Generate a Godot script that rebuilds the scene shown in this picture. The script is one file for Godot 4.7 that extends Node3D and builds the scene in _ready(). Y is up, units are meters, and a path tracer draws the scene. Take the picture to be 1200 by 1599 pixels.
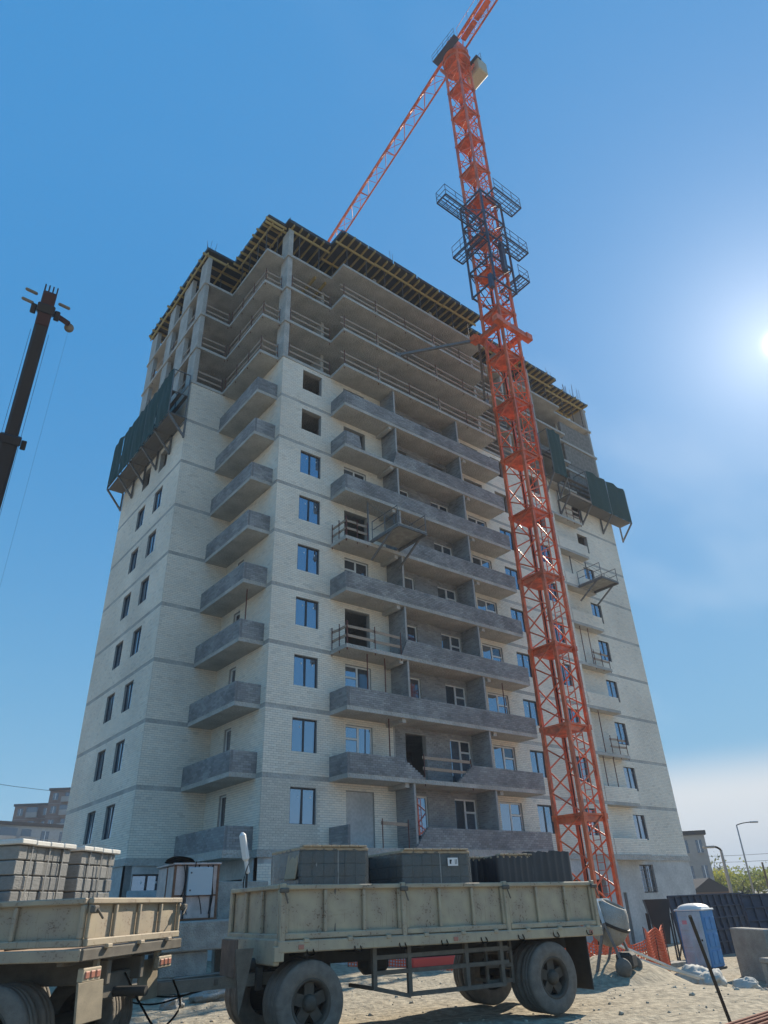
extends Node3D
# A brick apartment block going up behind a tower crane, with a truck, its trailer and site clutter in front. y is up, metres.
# x runs along the long facade, z towards the viewer; the nearest corner of the block stands at x = 0, z = 0.
const L1 := 3.923
var M := {}
var TX := {}
var rng := RandomNumberGenerator.new()
var unit_box := BoxMesh.new()
var unit_tube := CylinderMesh.new()
var mesh_cache := {}
var taken := {}
var white_bricks: Array = []
var grey_bricks: Array = []

func lv(k: int) -> float:
	return L1 + 3.0 * (k - 1)

func hgt(x: float, z: float) -> float:
	# the lie of the land: level by the truck, lower where the crane and the toilet stand
	var h := -0.9 * smoothstep(0.5, 10.0, x) * smoothstep(25.0, 17.0, z)
	h += 0.9 * smoothstep(34.0, 60.0, x) * smoothstep(25.0, 17.0, z)
	return h

# ---------------------------------------------------------------- helpers
func numbered(n: String) -> String:
	if not taken.has(n):
		taken[n] = 0
		return n
	taken[n] += 1
	return "%s_%03d" % [n, taken[n]]

func thing(called: String, label: String, category: String, at := Vector3.ZERO, turn := 0.0, group := "") -> Node3D:
	var o := Node3D.new()
	o.name = numbered(called)
	add_child(o)
	o.position = at
	o.rotation.y = turn
	tag(o, label, category, group)
	return o

func tag(o: Node, label: String, category: String, group := "") -> void:
	o.set_meta("label", label)
	o.set_meta("category", category)
	if group:
		o.set_meta("group", group)

func part(called: String, parent: Node) -> Node3D:
	var o := Node3D.new()
	o.name = called
	parent.add_child(o, true)
	return o

func put(called: String, mesh: Mesh, m: Material, parent: Node, xf := Transform3D()) -> MeshInstance3D:
	var o := MeshInstance3D.new()
	o.mesh = mesh
	o.material_override = m
	o.transform = xf
	if parent == self:
		o.name = numbered(called)
		add_child(o)
	else:
		o.name = called
		parent.add_child(o, true)
	return o

func struct(called: String, mesh: Mesh, m: Material, xf := Transform3D()) -> MeshInstance3D:
	var o := put(called, mesh, m, self, xf)
	o.set_meta("kind", "structure")
	return o

# plain box node: shares one mesh
func box(called: String, parent: Node, c: Vector3, s: Vector3, m: Material, turn := Basis()) -> MeshInstance3D:
	return put(called, unit_box, m, parent, Transform3D(turn * Basis.from_scale(s), c))

# box with chamfered edges, for what stands near the camera
func cbox(called: String, parent: Node, c: Vector3, s: Vector3, m: Material, b := 0.012, turn := Basis()) -> MeshInstance3D:
	return put(called, chamfered(s, b), m, parent, Transform3D(turn, c))

func chamfered(s: Vector3, b: float) -> Mesh:
	b = minf(b, minf(s.x, minf(s.y, s.z)) * 0.45)
	var key := "c%.3f,%.3f,%.3f,%.3f" % [s.x, s.y, s.z, b]
	if mesh_cache.has(key):
		return mesh_cache[key]
	var st := SurfaceTool.new()
	st.begin(Mesh.PRIMITIVE_TRIANGLES)
	var h := s * 0.5
	var P := func(i: int, j: int, k: int, axis: int) -> Vector3:
		var v := Vector3(i * h.x, j * h.y, k * h.z)
		for q in 3:
			if q != axis:
				v[q] -= signf(v[q]) * b
		return v
	var faces := []
	for axis in 3:
		var u := (axis + 1) % 3
		var w := (axis + 2) % 3
		for sg in [-1, 1]:
			var quad := []
			for c in [[-1, -1], [1, -1], [1, 1], [-1, 1]]:
				var t := [0, 0, 0]
				t[axis] = sg; t[u] = c[0]; t[w] = c[1]
				quad.append(P.call(t[0], t[1], t[2], axis))
			faces.append(quad)
	for axis in 3:
		var u := (axis + 1) % 3
		var w := (axis + 2) % 3
		for su in [-1, 1]:
			for sw in [-1, 1]:
				var t0 := [0, 0, 0]
				var t1 := [0, 0, 0]
				t0[axis] = -1; t1[axis] = 1
				t0[u] = su; t1[u] = su; t0[w] = sw; t1[w] = sw
				faces.append([P.call(t0[0], t0[1], t0[2], u), P.call(t1[0], t1[1], t1[2], u), P.call(t1[0], t1[1], t1[2], w), P.call(t0[0], t0[1], t0[2], w)])
	for i in [-1, 1]:
		for j in [-1, 1]:
			for k in [-1, 1]:
				faces.append([P.call(i, j, k, 0), P.call(i, j, k, 1), P.call(i, j, k, 2)])
	for f in faces:
		poly(st, f, Vector3.ZERO)
	mesh_cache[key] = st.commit()
	return mesh_cache[key]

# a flat convex polygon, turned so that it faces away from the point «inside»
func poly(st: SurfaceTool, f: Array, inside: Vector3) -> void:
	var mid := Vector3.ZERO
	for v in f:
		mid += v
	mid /= f.size()
	var n: Vector3 = (f[1] - f[0]).cross(f[2] - f[0])
	if n.dot(mid - inside) < 0:
		f = f.duplicate()
		f.reverse()
		n = -n
	n = n.normalized()
	for i in range(1, f.size() - 1):
		for v in [f[0], f[i + 1], f[i]]:
			st.set_normal(n)
			st.add_vertex(v)

func along(a: Vector3, b: Vector3) -> Basis:
	var d := (b - a).normalized()
	var s := d.cross(Vector3.UP if absf(d.y) < 0.97 else Vector3.RIGHT).normalized()
	return Basis(s, d, s.cross(d))

# straight member of rectangular section
func bar(called: String, parent: Node, a: Vector3, b: Vector3, w: float, m: Material, h := -1.0) -> MeshInstance3D:
	return put(called, unit_box, m, parent, Transform3D(along(a, b) * Basis.from_scale(Vector3(w, a.distance_to(b), w if h < 0 else h)), (a + b) * 0.5))

func tube(called: String, parent: Node, a: Vector3, b: Vector3, r: float, m: Material) -> MeshInstance3D:
	return put(called, unit_tube, m, parent, Transform3D(along(a, b) * Basis.from_scale(Vector3(r, a.distance_to(b), r)), (a + b) * 0.5))

func start() -> SurfaceTool:
	var st := SurfaceTool.new()
	st.begin(Mesh.PRIMITIVE_TRIANGLES)
	return st

func sbox(st: SurfaceTool, c: Vector3, s: Vector3, turn := Basis()) -> void:
	st.append_from(unit_box, 0, Transform3D(turn * Basis.from_scale(s), c))

func sbar(st: SurfaceTool, a: Vector3, b: Vector3, w: float) -> void:
	st.append_from(unit_box, 0, Transform3D(along(a, b) * Basis.from_scale(Vector3(w, a.distance_to(b), w)), (a + b) * 0.5))

func stube(st: SurfaceTool, a: Vector3, b: Vector3, r: float) -> void:
	st.append_from(unit_tube, 0, Transform3D(along(a, b) * Basis.from_scale(Vector3(r, a.distance_to(b), r)), (a + b) * 0.5))

# a tube through points
func hose(pts: Array, r: float, sides := 6) -> Mesh:
	var st := start()
	if pts.size() > 3 and pts.size() < 9:
		var fine := []
		for i in pts.size() - 1:
			for k in 6:
				fine.append(pts[i].cubic_interpolate(pts[i + 1], pts[maxi(i - 1, 0)], pts[mini(i + 2, pts.size() - 1)], k / 6.0))
		fine.append(pts[-1])
		pts = fine
	var rings := []
	for i in pts.size():
		var t: Vector3 = (pts[mini(i + 1, pts.size() - 1)] - pts[maxi(i - 1, 0)]).normalized()
		var s := t.cross(Vector3.UP if absf(t.y) < 0.95 else Vector3.RIGHT).normalized()
		var u := s.cross(t)
		var ring := []
		for k in sides:
			var a := TAU * k / sides
			ring.append([pts[i] + (s * cos(a) + u * sin(a)) * r, s * cos(a) + u * sin(a)])
		rings.append(ring)
	for i in pts.size() - 1:
		for k in sides:
			var n := (k + 1) % sides
			for v in [rings[i][k], rings[i + 1][k], rings[i + 1][n], rings[i][k], rings[i + 1][n], rings[i][n]]:
				st.set_normal(v[1])
				st.add_vertex(v[0])
	return st.commit()

# outline (x, z) drawn up from y0 to y1
func prism(outline: PackedVector2Array, y0: float, y1: float) -> Mesh:
	var st := start()
	var tri := Geometry2D.triangulate_polygon(outline)
	for y in [y0, y1]:
		for i in range(0, tri.size(), 3):
			var f := []
			for q in 3:
				f.append(Vector3(outline[tri[i + q]].x, y, outline[tri[i + q]].y))
			poly(st, f, f[0] + Vector3(0, (y0 + y1) * 0.5 - y, 0))
	var ccw := not Geometry2D.is_polygon_clockwise(outline)
	for i in outline.size():
		var a := outline[i]
		var b := outline[(i + 1) % outline.size()]
		var d := b - a
		var out := Vector3(d.y, 0, -d.x) * (1.0 if ccw else -1.0)
		var f := [Vector3(a.x, y0, a.y), Vector3(b.x, y0, b.y), Vector3(b.x, y1, b.y), Vector3(a.x, y1, a.y)]
		poly(st, f, Vector3((a.x + b.x) * 0.5, (y0 + y1) * 0.5, (a.y + b.y) * 0.5) - out.normalized())
	return st.commit()

# profile (radius, height) turned about y
func lathe(profile: Array, sides := 24, smooth := true) -> Mesh:
	var st := start()
	if smooth:
		st.set_smooth_group(0)
	else:
		st.set_smooth_group(-1)
	for i in profile.size() - 1:
		for k in sides:
			var a := TAU * k / sides
			var b := TAU * (k + 1) / sides
			var p: Vector2 = profile[i]
			var q: Vector2 = profile[i + 1]
			var v := [Vector3(p.x * cos(a), p.y, p.x * sin(a)), Vector3(q.x * cos(a), q.y, q.x * sin(a)), Vector3(q.x * cos(b), q.y, q.x * sin(b)), Vector3(p.x * cos(b), p.y, p.x * sin(b))]
			for j in ([0, 1, 2, 0, 2, 3]):
				st.add_vertex(v[j])
	st.index()
	st.generate_normals()
	return st.commit()

# ---------------------------------------------------------------- textures and materials
func grey_texture(seed_: int, f1: float, f2: float, share: float, lo: float, hi: float, size := 512, contrast := 1.0) -> ImageTexture:
	var a := FastNoiseLite.new()
	a.seed = seed_
	a.frequency = f1
	a.fractal_octaves = 5
	var b := FastNoiseLite.new()
	b.seed = seed_ + 7
	b.frequency = f2
	b.fractal_octaves = 3
	var ia := a.get_seamless_image(size, size)
	var ib := b.get_seamless_image(size, size)
	var da := ia.get_data()
	var db := ib.get_data()
	var out := PackedByteArray()
	out.resize(size * size)
	for i in size * size:
		var v := (da[i] * share + db[i] * (1.0 - share)) / 255.0
		v = clampf((v - 0.5) * contrast + 0.5, 0, 1)
		out[i] = int(255.0 * lerpf(lo, hi, v))
	var img := Image.create_from_data(size, size, false, Image.FORMAT_L8, out)
	img.convert(Image.FORMAT_RGB8)
	return ImageTexture.create_from_image(img)

# old paint: dust in soft patches, chips down to brown metal, thin dark scratches and runs
func worn_texture() -> ImageTexture:
	var size := 1024
	var chip := FastNoiseLite.new()
	chip.seed = 91
	chip.frequency = 0.035
	chip.fractal_octaves = 4
	var where := FastNoiseLite.new()
	where.seed = 92
	where.frequency = 0.004
	where.fractal_octaves = 3
	var fine := FastNoiseLite.new()
	fine.seed = 93
	fine.frequency = 0.2
	var a := chip.get_seamless_image(size, size).get_data()
	var b := where.get_seamless_image(size, size).get_data()
	var c := fine.get_seamless_image(size, size).get_data()
	var out := PackedByteArray()
	out.resize(size * size * 3)
	for i in size * size:
		var dust := b[i] / 255.0
		var t := 0.84 + 0.16 * dust + 0.04 * (c[i] / 255.0 - 0.5)
		var col := Vector3(t, t * (0.985 + 0.015 * dust), t * (0.96 + 0.04 * (1.0 - dust)))
		var ch := smoothstep(0.70, 0.76, a[i] / 255.0 * 0.72 + (1.0 - dust) * 0.28)
		col = col.lerp(Vector3(0.52, 0.42, 0.34), ch * 0.8)
		out[i * 3] = int(255.0 * clampf(col.x, 0, 1))
		out[i * 3 + 1] = int(255.0 * clampf(col.y, 0, 1))
		out[i * 3 + 2] = int(255.0 * clampf(col.z, 0, 1))
	var img := Image.create_from_data(size, size, false, Image.FORMAT_RGB8, out)
	var r := RandomNumberGenerator.new()
	r.seed = 17
	for k in 60:
		# runs of rusty water, thin and long
		var w := r.randi_range(1, 3)
		var p := Vector2i(r.randi_range(0, size - 5), r.randi_range(0, size - 200))
		var mark := Image.create(w, r.randi_range(20, 150), false, Image.FORMAT_RGBA8)
		mark.fill(Color(0.45, 0.36, 0.28, r.randf_range(0.12, 0.4)))
		img.convert(Image.FORMAT_RGBA8)
		img.blend_rect(mark, Rect2i(Vector2i.ZERO, mark.get_size()), p)
	img.convert(Image.FORMAT_RGB8)
	return ImageTexture.create_from_image(img)

func bump_texture(seed_: int, f: float, strength: float, size := 512) -> ImageTexture:
	var a := FastNoiseLite.new()
	a.seed = seed_
	a.frequency = f
	a.fractal_octaves = 4
	var img := a.get_seamless_image(size, size)
	img.convert(Image.FORMAT_RGB8)
	img.bump_map_to_normal_map(strength)
	return ImageTexture.create_from_image(img)

func mk(key: String, c: Color, rough: float, tex := "", scale := 0.4, bump := "", metal := 0.0) -> StandardMaterial3D:
	var m := StandardMaterial3D.new()
	m.resource_name = key
	m.albedo_color = c.linear_to_srgb()
	m.roughness = rough
	m.metallic = metal
	if tex:
		m.albedo_texture = TX[tex]
		m.uv1_triplanar = true
		m.uv1_world_triplanar = true
		m.uv1_scale = Vector3.ONE * scale
	if bump:
		m.normal_enabled = true
		m.normal_texture = TX[bump]
		m.normal_scale = 0.8
	M[key] = m
	return m

func materials() -> void:
	TX.stain = grey_texture(3, 0.005, 0.06, 0.6, 0.82, 1.0, 512, 1.5)
	TX.grain = grey_texture(11, 0.02, 0.15, 0.5, 0.82, 1.0, 512, 1.5)
	TX.dirt = grey_texture(23, 0.008, 0.11, 0.5, 0.74, 1.0, 512, 1.6)
	TX.sand = grey_texture(31, 0.01, 0.12, 0.55, 0.6, 1.0, 1024, 1.9)
	TX.cloudy = grey_texture(41, 0.004, 0.02, 0.7, 0.7, 1.0, 512, 1.8)
	TX.worn = worn_texture()
	TX.rough = bump_texture(51, 0.06, 6.0)
	TX.lumpy = bump_texture(61, 0.02, 10.0, 1024)
	mk("mortar", Color(0.50, 0.48, 0.45), 0.95, "grain", 0.5)
	mk("dark_mortar", Color(0.26, 0.26, 0.265), 0.95, "grain", 0.5)
	mk("concrete", Color(0.56, 0.535, 0.49), 0.9, "stain", 0.22, "rough")
	mk("old_concrete", Color(0.45, 0.43, 0.385), 0.92, "dirt", 0.5, "rough")
	mk("plaster", Color(0.6, 0.59, 0.57), 0.9, "stain", 0.16)
	mk("blockwork", Color(0.33, 0.29, 0.25), 0.95, "dirt", 0.6, "rough")
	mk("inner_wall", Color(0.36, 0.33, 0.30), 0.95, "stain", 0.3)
	mk("timber", Color(0.50, 0.36, 0.20), 0.75, "grain", 1.6)
	mk("board", Color(0.46, 0.34, 0.25), 0.8, "grain", 1.2)
	mk("beam_yellow", Color(0.56, 0.40, 0.15), 0.65, "grain", 1.1)
	mk("grey_plank", Color(0.2, 0.19, 0.18), 0.9, "grain", 1.2)
	mk("film_ply", Color(0.055, 0.05, 0.048), 0.5, "grain", 0.8)
	mk("rust_post", Color(0.16, 0.045, 0.03), 0.7, "dirt", 1.5)
	mk("grey_steel", Color(0.22, 0.22, 0.22), 0.6, "dirt", 1.0, "", 0.2)
	mk("prop_steel", Color(0.10, 0.085, 0.075), 0.6, "", 1.0, "", 0.3)
	mk("rebar", Color(0.11, 0.06, 0.04), 0.75)
	mk("crane_red", Color(0.96, 0.205, 0.07), 0.42, "cloudy", 0.3)
	mk("crane_red_faded", Color(0.92, 0.225, 0.1), 0.55, "cloudy", 0.4)
	mk("crane_red_deep", Color(0.93, 0.175, 0.058), 0.4, "cloudy", 0.35)
	mk("crane_dark", Color(0.06, 0.075, 0.12), 0.55)
	mk("cab_cream", Color(0.62, 0.56, 0.40), 0.5, "grain", 0.8)
	mk("net_green", Color(0.03, 0.07, 0.06), 0.85, "stain", 1.2)
	mk("net_dark", Color(0.03, 0.035, 0.045), 0.7, "stain", 1.2)
	mk("frame_dark", Color(0.035, 0.04, 0.05), 0.45)
	mk("frame_white", Color(0.78, 0.78, 0.76), 0.4)
	mk("trailer_paint", Color(0.475, 0.41, 0.30), 0.66, "worn", 0.5)
	mk("truck_paint", Color(0.44, 0.37, 0.275), 0.72, "worn", 0.5)
	mk("chassis", Color(0.045, 0.042, 0.036), 0.75, "dirt", 1.2)
	mk("dusty_chassis", Color(0.17, 0.15, 0.12), 0.85, "dirt", 1.2)
	mk("tyre", Color(0.22, 0.2, 0.17), 0.85, "dirt", 1.6, "rough")
	mk("rim", Color(0.10, 0.085, 0.065), 0.75, "dirt", 1.4)
	mk("drawbar", Color(0.27, 0.245, 0.2), 0.8, "dirt", 0.9)
	mk("brown_flap", Color(0.24, 0.17, 0.125), 0.9, "dirt", 1.0)
	mk("flap", Color(0.32, 0.27, 0.19), 0.9, "dirt", 1.0)
	mk("lamp_red", Color(0.4, 0.17, 0.12), 0.35)
	mk("block", Color(0.29, 0.29, 0.275), 0.95, "grain", 1.3, "rough")
	mk("block_dark", Color(0.32, 0.325, 0.32), 0.95, "grain", 1.3, "rough")
	mk("block_b", Color(0.25, 0.25, 0.24), 0.95, "grain", 1.3, "rough")
	mk("block_c", Color(0.33, 0.325, 0.305), 0.95, "grain", 1.3, "rough")
	mk("card", Color(0.46, 0.36, 0.24), 0.85, "grain", 0.9)
	mk("foam", Color(0.74, 0.72, 0.66), 0.85, "stain", 0.8)
	mk("black_film", Color(0.03, 0.033, 0.04), 0.3, "stain", 0.7)
	mk("strap", Color(0.25, 0.25, 0.24), 0.5)
	mk("cable", Color(0.012, 0.012, 0.013), 0.6)
	mk("cabinet_pink", Color(0.72, 0.55, 0.49), 0.6, "stain", 0.8)
	mk("cabinet_rust", Color(0.28, 0.12, 0.06), 0.8, "dirt", 1.2)
	mk("panel_grey", Color(0.5, 0.53, 0.55), 0.45)
	mk("toilet_blue", Color(0.06, 0.26, 0.56), 0.5, "stain", 0.7)
	mk("toilet_pale", Color(0.5, 0.6, 0.66), 0.5, "stain", 0.7)
	mk("white_plastic", Color(0.72, 0.72, 0.7), 0.45)
	mk("pink_print", Color(0.62, 0.25, 0.28), 0.6)
	mk("print_black", Color(0.015, 0.015, 0.018), 0.6)
	mk("paper", Color(0.75, 0.75, 0.74), 0.8)
	mk("panel_navy", Color(0.045, 0.06, 0.1), 0.6, "dirt", 0.9)
	mk("orange_mesh", Color(0.78, 0.13, 0.04), 0.6)
	mk("red_barrier", Color(0.62, 0.05, 0.035), 0.5)
	mk("rust_plate", Color(0.3, 0.1, 0.055), 0.85, "dirt", 1.0)
	mk("bag_white", Color(0.52, 0.51, 0.46), 0.8, "stain", 1.2)
	mk("pole_concrete", Color(0.36, 0.35, 0.33), 0.9, "grain", 0.8)
	mk("pole_steel", Color(0.3, 0.31, 0.32), 0.5, "", 1.0, "", 0.4)
	mk("bark", Color(0.12, 0.095, 0.075), 0.95)
	mk("far_panel", Color(0.46, 0.47, 0.47), 0.9, "stain", 0.05)
	mk("far_brick", Color(0.24, 0.165, 0.14), 0.95, "stain", 0.05)
	mk("far_pale", Color(0.42, 0.40, 0.38), 0.9, "stain", 0.06)
	mk("roof_dark", Color(0.05, 0.045, 0.045), 0.8)
	mk("crane_boom", Color(0.022, 0.02, 0.024), 0.5)
	mk("boom_red", Color(0.055, 0.016, 0.017), 0.55)
	mk("boom_cream", Color(0.24, 0.19, 0.14), 0.6)
	mk("sandy", Color(0.50, 0.43, 0.31), 0.97, "sand", 0.35, "lumpy")
	for q in [["leaf_a", Color(0.30, 0.29, 0.05)], ["leaf_b", Color(0.20, 0.22, 0.05)], ["leaf_c", Color(0.13, 0.14, 0.06)]]:
		var m := mk(q[0], q[1], 0.8)
		m.backlight_enabled = true
		m.backlight = Color(q[1].r * 0.9, q[1].g * 0.9, q[1].b * 0.7).linear_to_srgb()
		m.cull_mode = BaseMaterial3D.CULL_DISABLED
	var g := mk("glass", Color(0.30, 0.36, 0.44), 0.03, "", 1.0, "", 0.85)
	g.metallic_specular = 0.8
	var g2 := mk("glass_dark", Color(0.13, 0.15, 0.18), 0.05, "", 1.0, "", 0.7)
	g2.metallic_specular = 0.6
	var film := mk("clear_film", Color(0.05, 0.068, 0.072), 0.22)
	film.transparency = BaseMaterial3D.TRANSPARENCY_ALPHA
	film.albedo_color.a = 0.55
	var net := mk("sheer_net", Color(0.025, 0.04, 0.045), 0.9)
	net.transparency = BaseMaterial3D.TRANSPARENCY_ALPHA
	net.albedo_color.a = 0.93
	var w := mk("brick_paint", Color(1, 1, 1), 0.92)
	w.vertex_color_use_as_albedo = true

# ---------------------------------------------------------------- light
const SUN := Vector3(0.793, 0.588, -0.182)

func sky_image() -> Image:
	var W := 1024
	var H := 512
	var n := FastNoiseLite.new()
	n.seed = 5
	n.frequency = 1.6
	n.fractal_octaves = 5
	var sun := SUN.normalized()
	var data := PackedFloat32Array()
	data.resize(W * H * 3)
	for j in H:
		var el := PI * (0.5 - (j + 0.5) / H)
		for i in W:
			var az := TAU * (i + 0.5) / W
			var d := Vector3(sin(az) * cos(el), sin(el), -cos(az) * cos(el))
			var up := maxf(d.y, 0.0)
			var c := SKY_TOP.lerp(SKY_LOW, pow(1.0 - up, SKY_CURVE))
			var ca := clampf(d.dot(sun), -1, 1)
			var ang := rad_to_deg(acos(ca))
			# light scattered forward by the air and its dust round the sun
			var glow := 0.12 * exp(-ang / 15.0) + 0.035 * exp(-ang / 38.0) + 3.0 * exp(-ang * ang / 0.3) + 0.40 * exp(-ang / 4.6)
			c += Vector3(1.0, 0.93, 0.85) * glow
			# thin cloud low down, and a few faint wisps
			var p := d / maxf(d.y + 0.12, 0.06)
			var v := n.get_noise_3d(p.x * 0.16, 3.0, p.z * 0.34) * 0.5 + 0.5
			var low := smoothstep(0.165, 0.10, d.y) * smoothstep(0.36, 0.6, v + 0.22 * smoothstep(0.12, 0.02, d.y) + 0.25 * (ca - 0.35))
			var wisp := smoothstep(0.5, 0.8, n.get_noise_3d(p.x * 0.5 + 9.0, 7.0, p.z * 1.1) * 0.5 + 0.5) * 0.13 * smoothstep(0.1, 0.3, d.y) * smoothstep(0.62, 0.95, ca)
			c = c.lerp(Vector3(0.56, 0.56, 0.55), clampf(low * 0.9 * smoothstep(0.4, 0.68, ca), 0, 1))
			c = c.lerp(Vector3(0.6, 0.66, 0.72), wisp)
			var q := (j * W + i) * 3
			data[q] = c.x
			data[q + 1] = c.y
			data[q + 2] = c.z
	return Image.create_from_data(W, H, false, Image.FORMAT_RGBF, data.to_byte_array())

const SKY_TOP := Vector3(0.020, 0.160, 0.375)
const SKY_LOW := Vector3(0.14, 0.35, 0.478)
const SKY_CURVE := 3.2

func view_and_light() -> void:
	var cam := Camera3D.new()
	cam.name = "camera"
	var pitch := deg_to_rad(29.887)
	var roll := deg_to_rad(-2.317)
	var yaw := deg_to_rad(39.17)
	var f := Vector3(sin(yaw) * cos(pitch), sin(pitch), -cos(yaw) * cos(pitch))
	var r := Vector3(cos(yaw), 0, sin(yaw))
	var u := r.cross(f)
	cam.transform = Transform3D(Basis(r * cos(roll) + u * sin(roll), -r * sin(roll) + u * cos(roll), -f), Vector3(-15.118, 1.8, 27.598))
	cam.fov = 73.83
	cam.near = 0.1
	cam.far = 2000.0
	add_child(cam)
	cam.current = true
	var we := WorldEnvironment.new()
	we.name = "world_environment"
	var e := Environment.new()
	e.background_mode = Environment.BG_SKY
	var sm := PanoramaSkyMaterial.new()
	sm.panorama = ImageTexture.create_from_image(sky_image())
	e.sky = Sky.new()
	e.sky.sky_material = sm
	e.tonemap_mode = Environment.TONE_MAPPER_LINEAR
	e.tonemap_exposure = 1.68
	e.fog_enabled = true
	e.fog_density = 0.0008
	e.fog_light_color = Color(0.86, 0.9, 0.95)
	e.sdfgi_enabled = true
	e.ssao_enabled = true
	e.ssil_enabled = true
	we.environment = e
	add_child(we)
	var sun := DirectionalLight3D.new()
	sun.name = "sun"
	sun.light_energy = 1.4
	sun.light_color = Color(1.0, 0.95, 0.87)
	sun.light_angular_distance = 0.5
	sun.shadow_enabled = true
	add_child(sun)
	sun.look_at_from_position(Vector3.ZERO, -SUN, Vector3.UP)
# ---------------------------------------------------------------- the apartment block
const SOLO_MAX := 300
const WHITE_BRICK := Color(0.83, 0.76, 0.65)
const GREY_BRICK := Color(0.29, 0.288, 0.287)
var solo_left := SOLO_MAX

func brick_rows(list: Array, O: Vector3, U: Vector3, N: Vector3, width: float, y0: float, courses: int, holes: Array, tone: Color, from := 0.0, solo_parent: Node = null) -> void:
	for r in courses:
		var y := y0 + (r + 0.5) * 0.1
		var runs := [[from, width]]
		for h in holes:
			if y > h[2] and y < h[3]:
				var next := []
				for s in runs:
					if h[1] <= s[0] or h[0] >= s[1]:
						next.append(s)
					else:
						if h[0] > s[0]:
							next.append([s[0], h[0]])
						if h[1] < s[1]:
							next.append([h[1], s[1]])
				runs = next
		brick_course(list, O, U, N, runs, y, r, tone, solo_parent)

func brick_course(list: Array, O: Vector3, U: Vector3, N: Vector3, runs: Array, y: float, r: int, tone: Color, solo_parent: Node = null) -> void:
	var off := 0.13 if r % 2 else 0.0
	for s in runs:
		var k := floori((s[0] - off) / 0.26)
		while true:
			var a := maxf(off + k * 0.26, s[0])
			var b := minf(off + (k + 1) * 0.26, s[1])
			k += 1
			if a >= s[1]:
				break
			if b - a < 0.03:
				continue
			var spot := O + U * a + Vector3(0, y, 0)
			var grey := tone.r < 0.4
			var t := rng.randf_range(0.93, 1.03) * (1.0 + 0.22 * batch.get_noise_3dv(spot))
			if grey:
				t = rng.randf_range(0.8, 1.12) * (1.0 + 0.4 * batch.get_noise_3dv(spot * 4.0))
			if rng.randf() < 0.05:
				t *= 0.88
			var warm := rng.randf_range(-0.02, 0.02)
			var col := Color(tone.r * (t + warm), tone.g * t, tone.b * (t - warm))
			var xf := Transform3D(Basis(U * (b - a - 0.012), Vector3.UP * rng.randf_range(0.084, 0.089), N * 0.04), O + U * ((a + b) * 0.5) + Vector3(0, y, 0) + N * (-0.008 + rng.randf_range(-0.003, 0.003)))
			if solo_parent and solo_left > 0 and (a + b) * 0.5 < 2.9:
				solo_left -= 1
				put("brick", unit_box, solo_brick[rng.randi() % solo_brick.size()], solo_parent, xf)
			else:
				list.append([xf, col])

var solo_brick: Array = []
var batch := FastNoiseLite.new()     # bricks of different deliveries differ a little

func flush_bricks(list: Array, called: String, parent: Node) -> void:
	var mm := MultiMesh.new()
	mm.transform_format = MultiMesh.TRANSFORM_3D
	mm.use_colors = true
	mm.mesh = unit_box
	mm.instance_count = list.size()
	for i in list.size():
		mm.set_instance_transform(i, list[i][0])
		mm.set_instance_color(i, list[i][1])
	var o := MultiMeshInstance3D.new()
	o.multimesh = mm
	o.material_override = M.brick_paint
	o.name = called
	o.set_meta("kind", "stuff")
	parent.add_child(o, true)

# solid wall behind the bricks, cut into boxes round its openings
func wall_boxes(st: SurfaceTool, O: Vector3, U: Vector3, N: Vector3, width: float, y0: float, y1: float, holes: Array, thick: float) -> void:
	var us := [0.0, width]
	for h in holes:
		if h[3] > y0 and h[2] < y1:
			for q in [h[0], h[1]]:
				if not us.has(q):
					us.append(q)
	us.sort()
	for i in us.size() - 1:
		var a: float = us[i]
		var b: float = us[i + 1]
		if b - a < 0.001:
			continue
		var m := (a + b) * 0.5
		var ys := [[y0, y1]]
		for h in holes:
			if h[0] < m and h[1] > m:
				var next := []
				for s in ys:
					if h[3] <= s[0] or h[2] >= s[1]:
						next.append(s)
					else:
						if h[2] > s[0]:
							next.append([s[0], h[2]])
						if h[3] < s[1]:
							next.append([h[3], s[1]])
				ys = next
		for s in ys:
			sbox(st, O + U * m + Vector3(0, (s[0] + s[1]) * 0.5, 0) - N * thick * 0.5, Vector3.ONE, Basis(U * (b - a), Vector3.UP * (s[1] - s[0]), N * thick))

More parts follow.
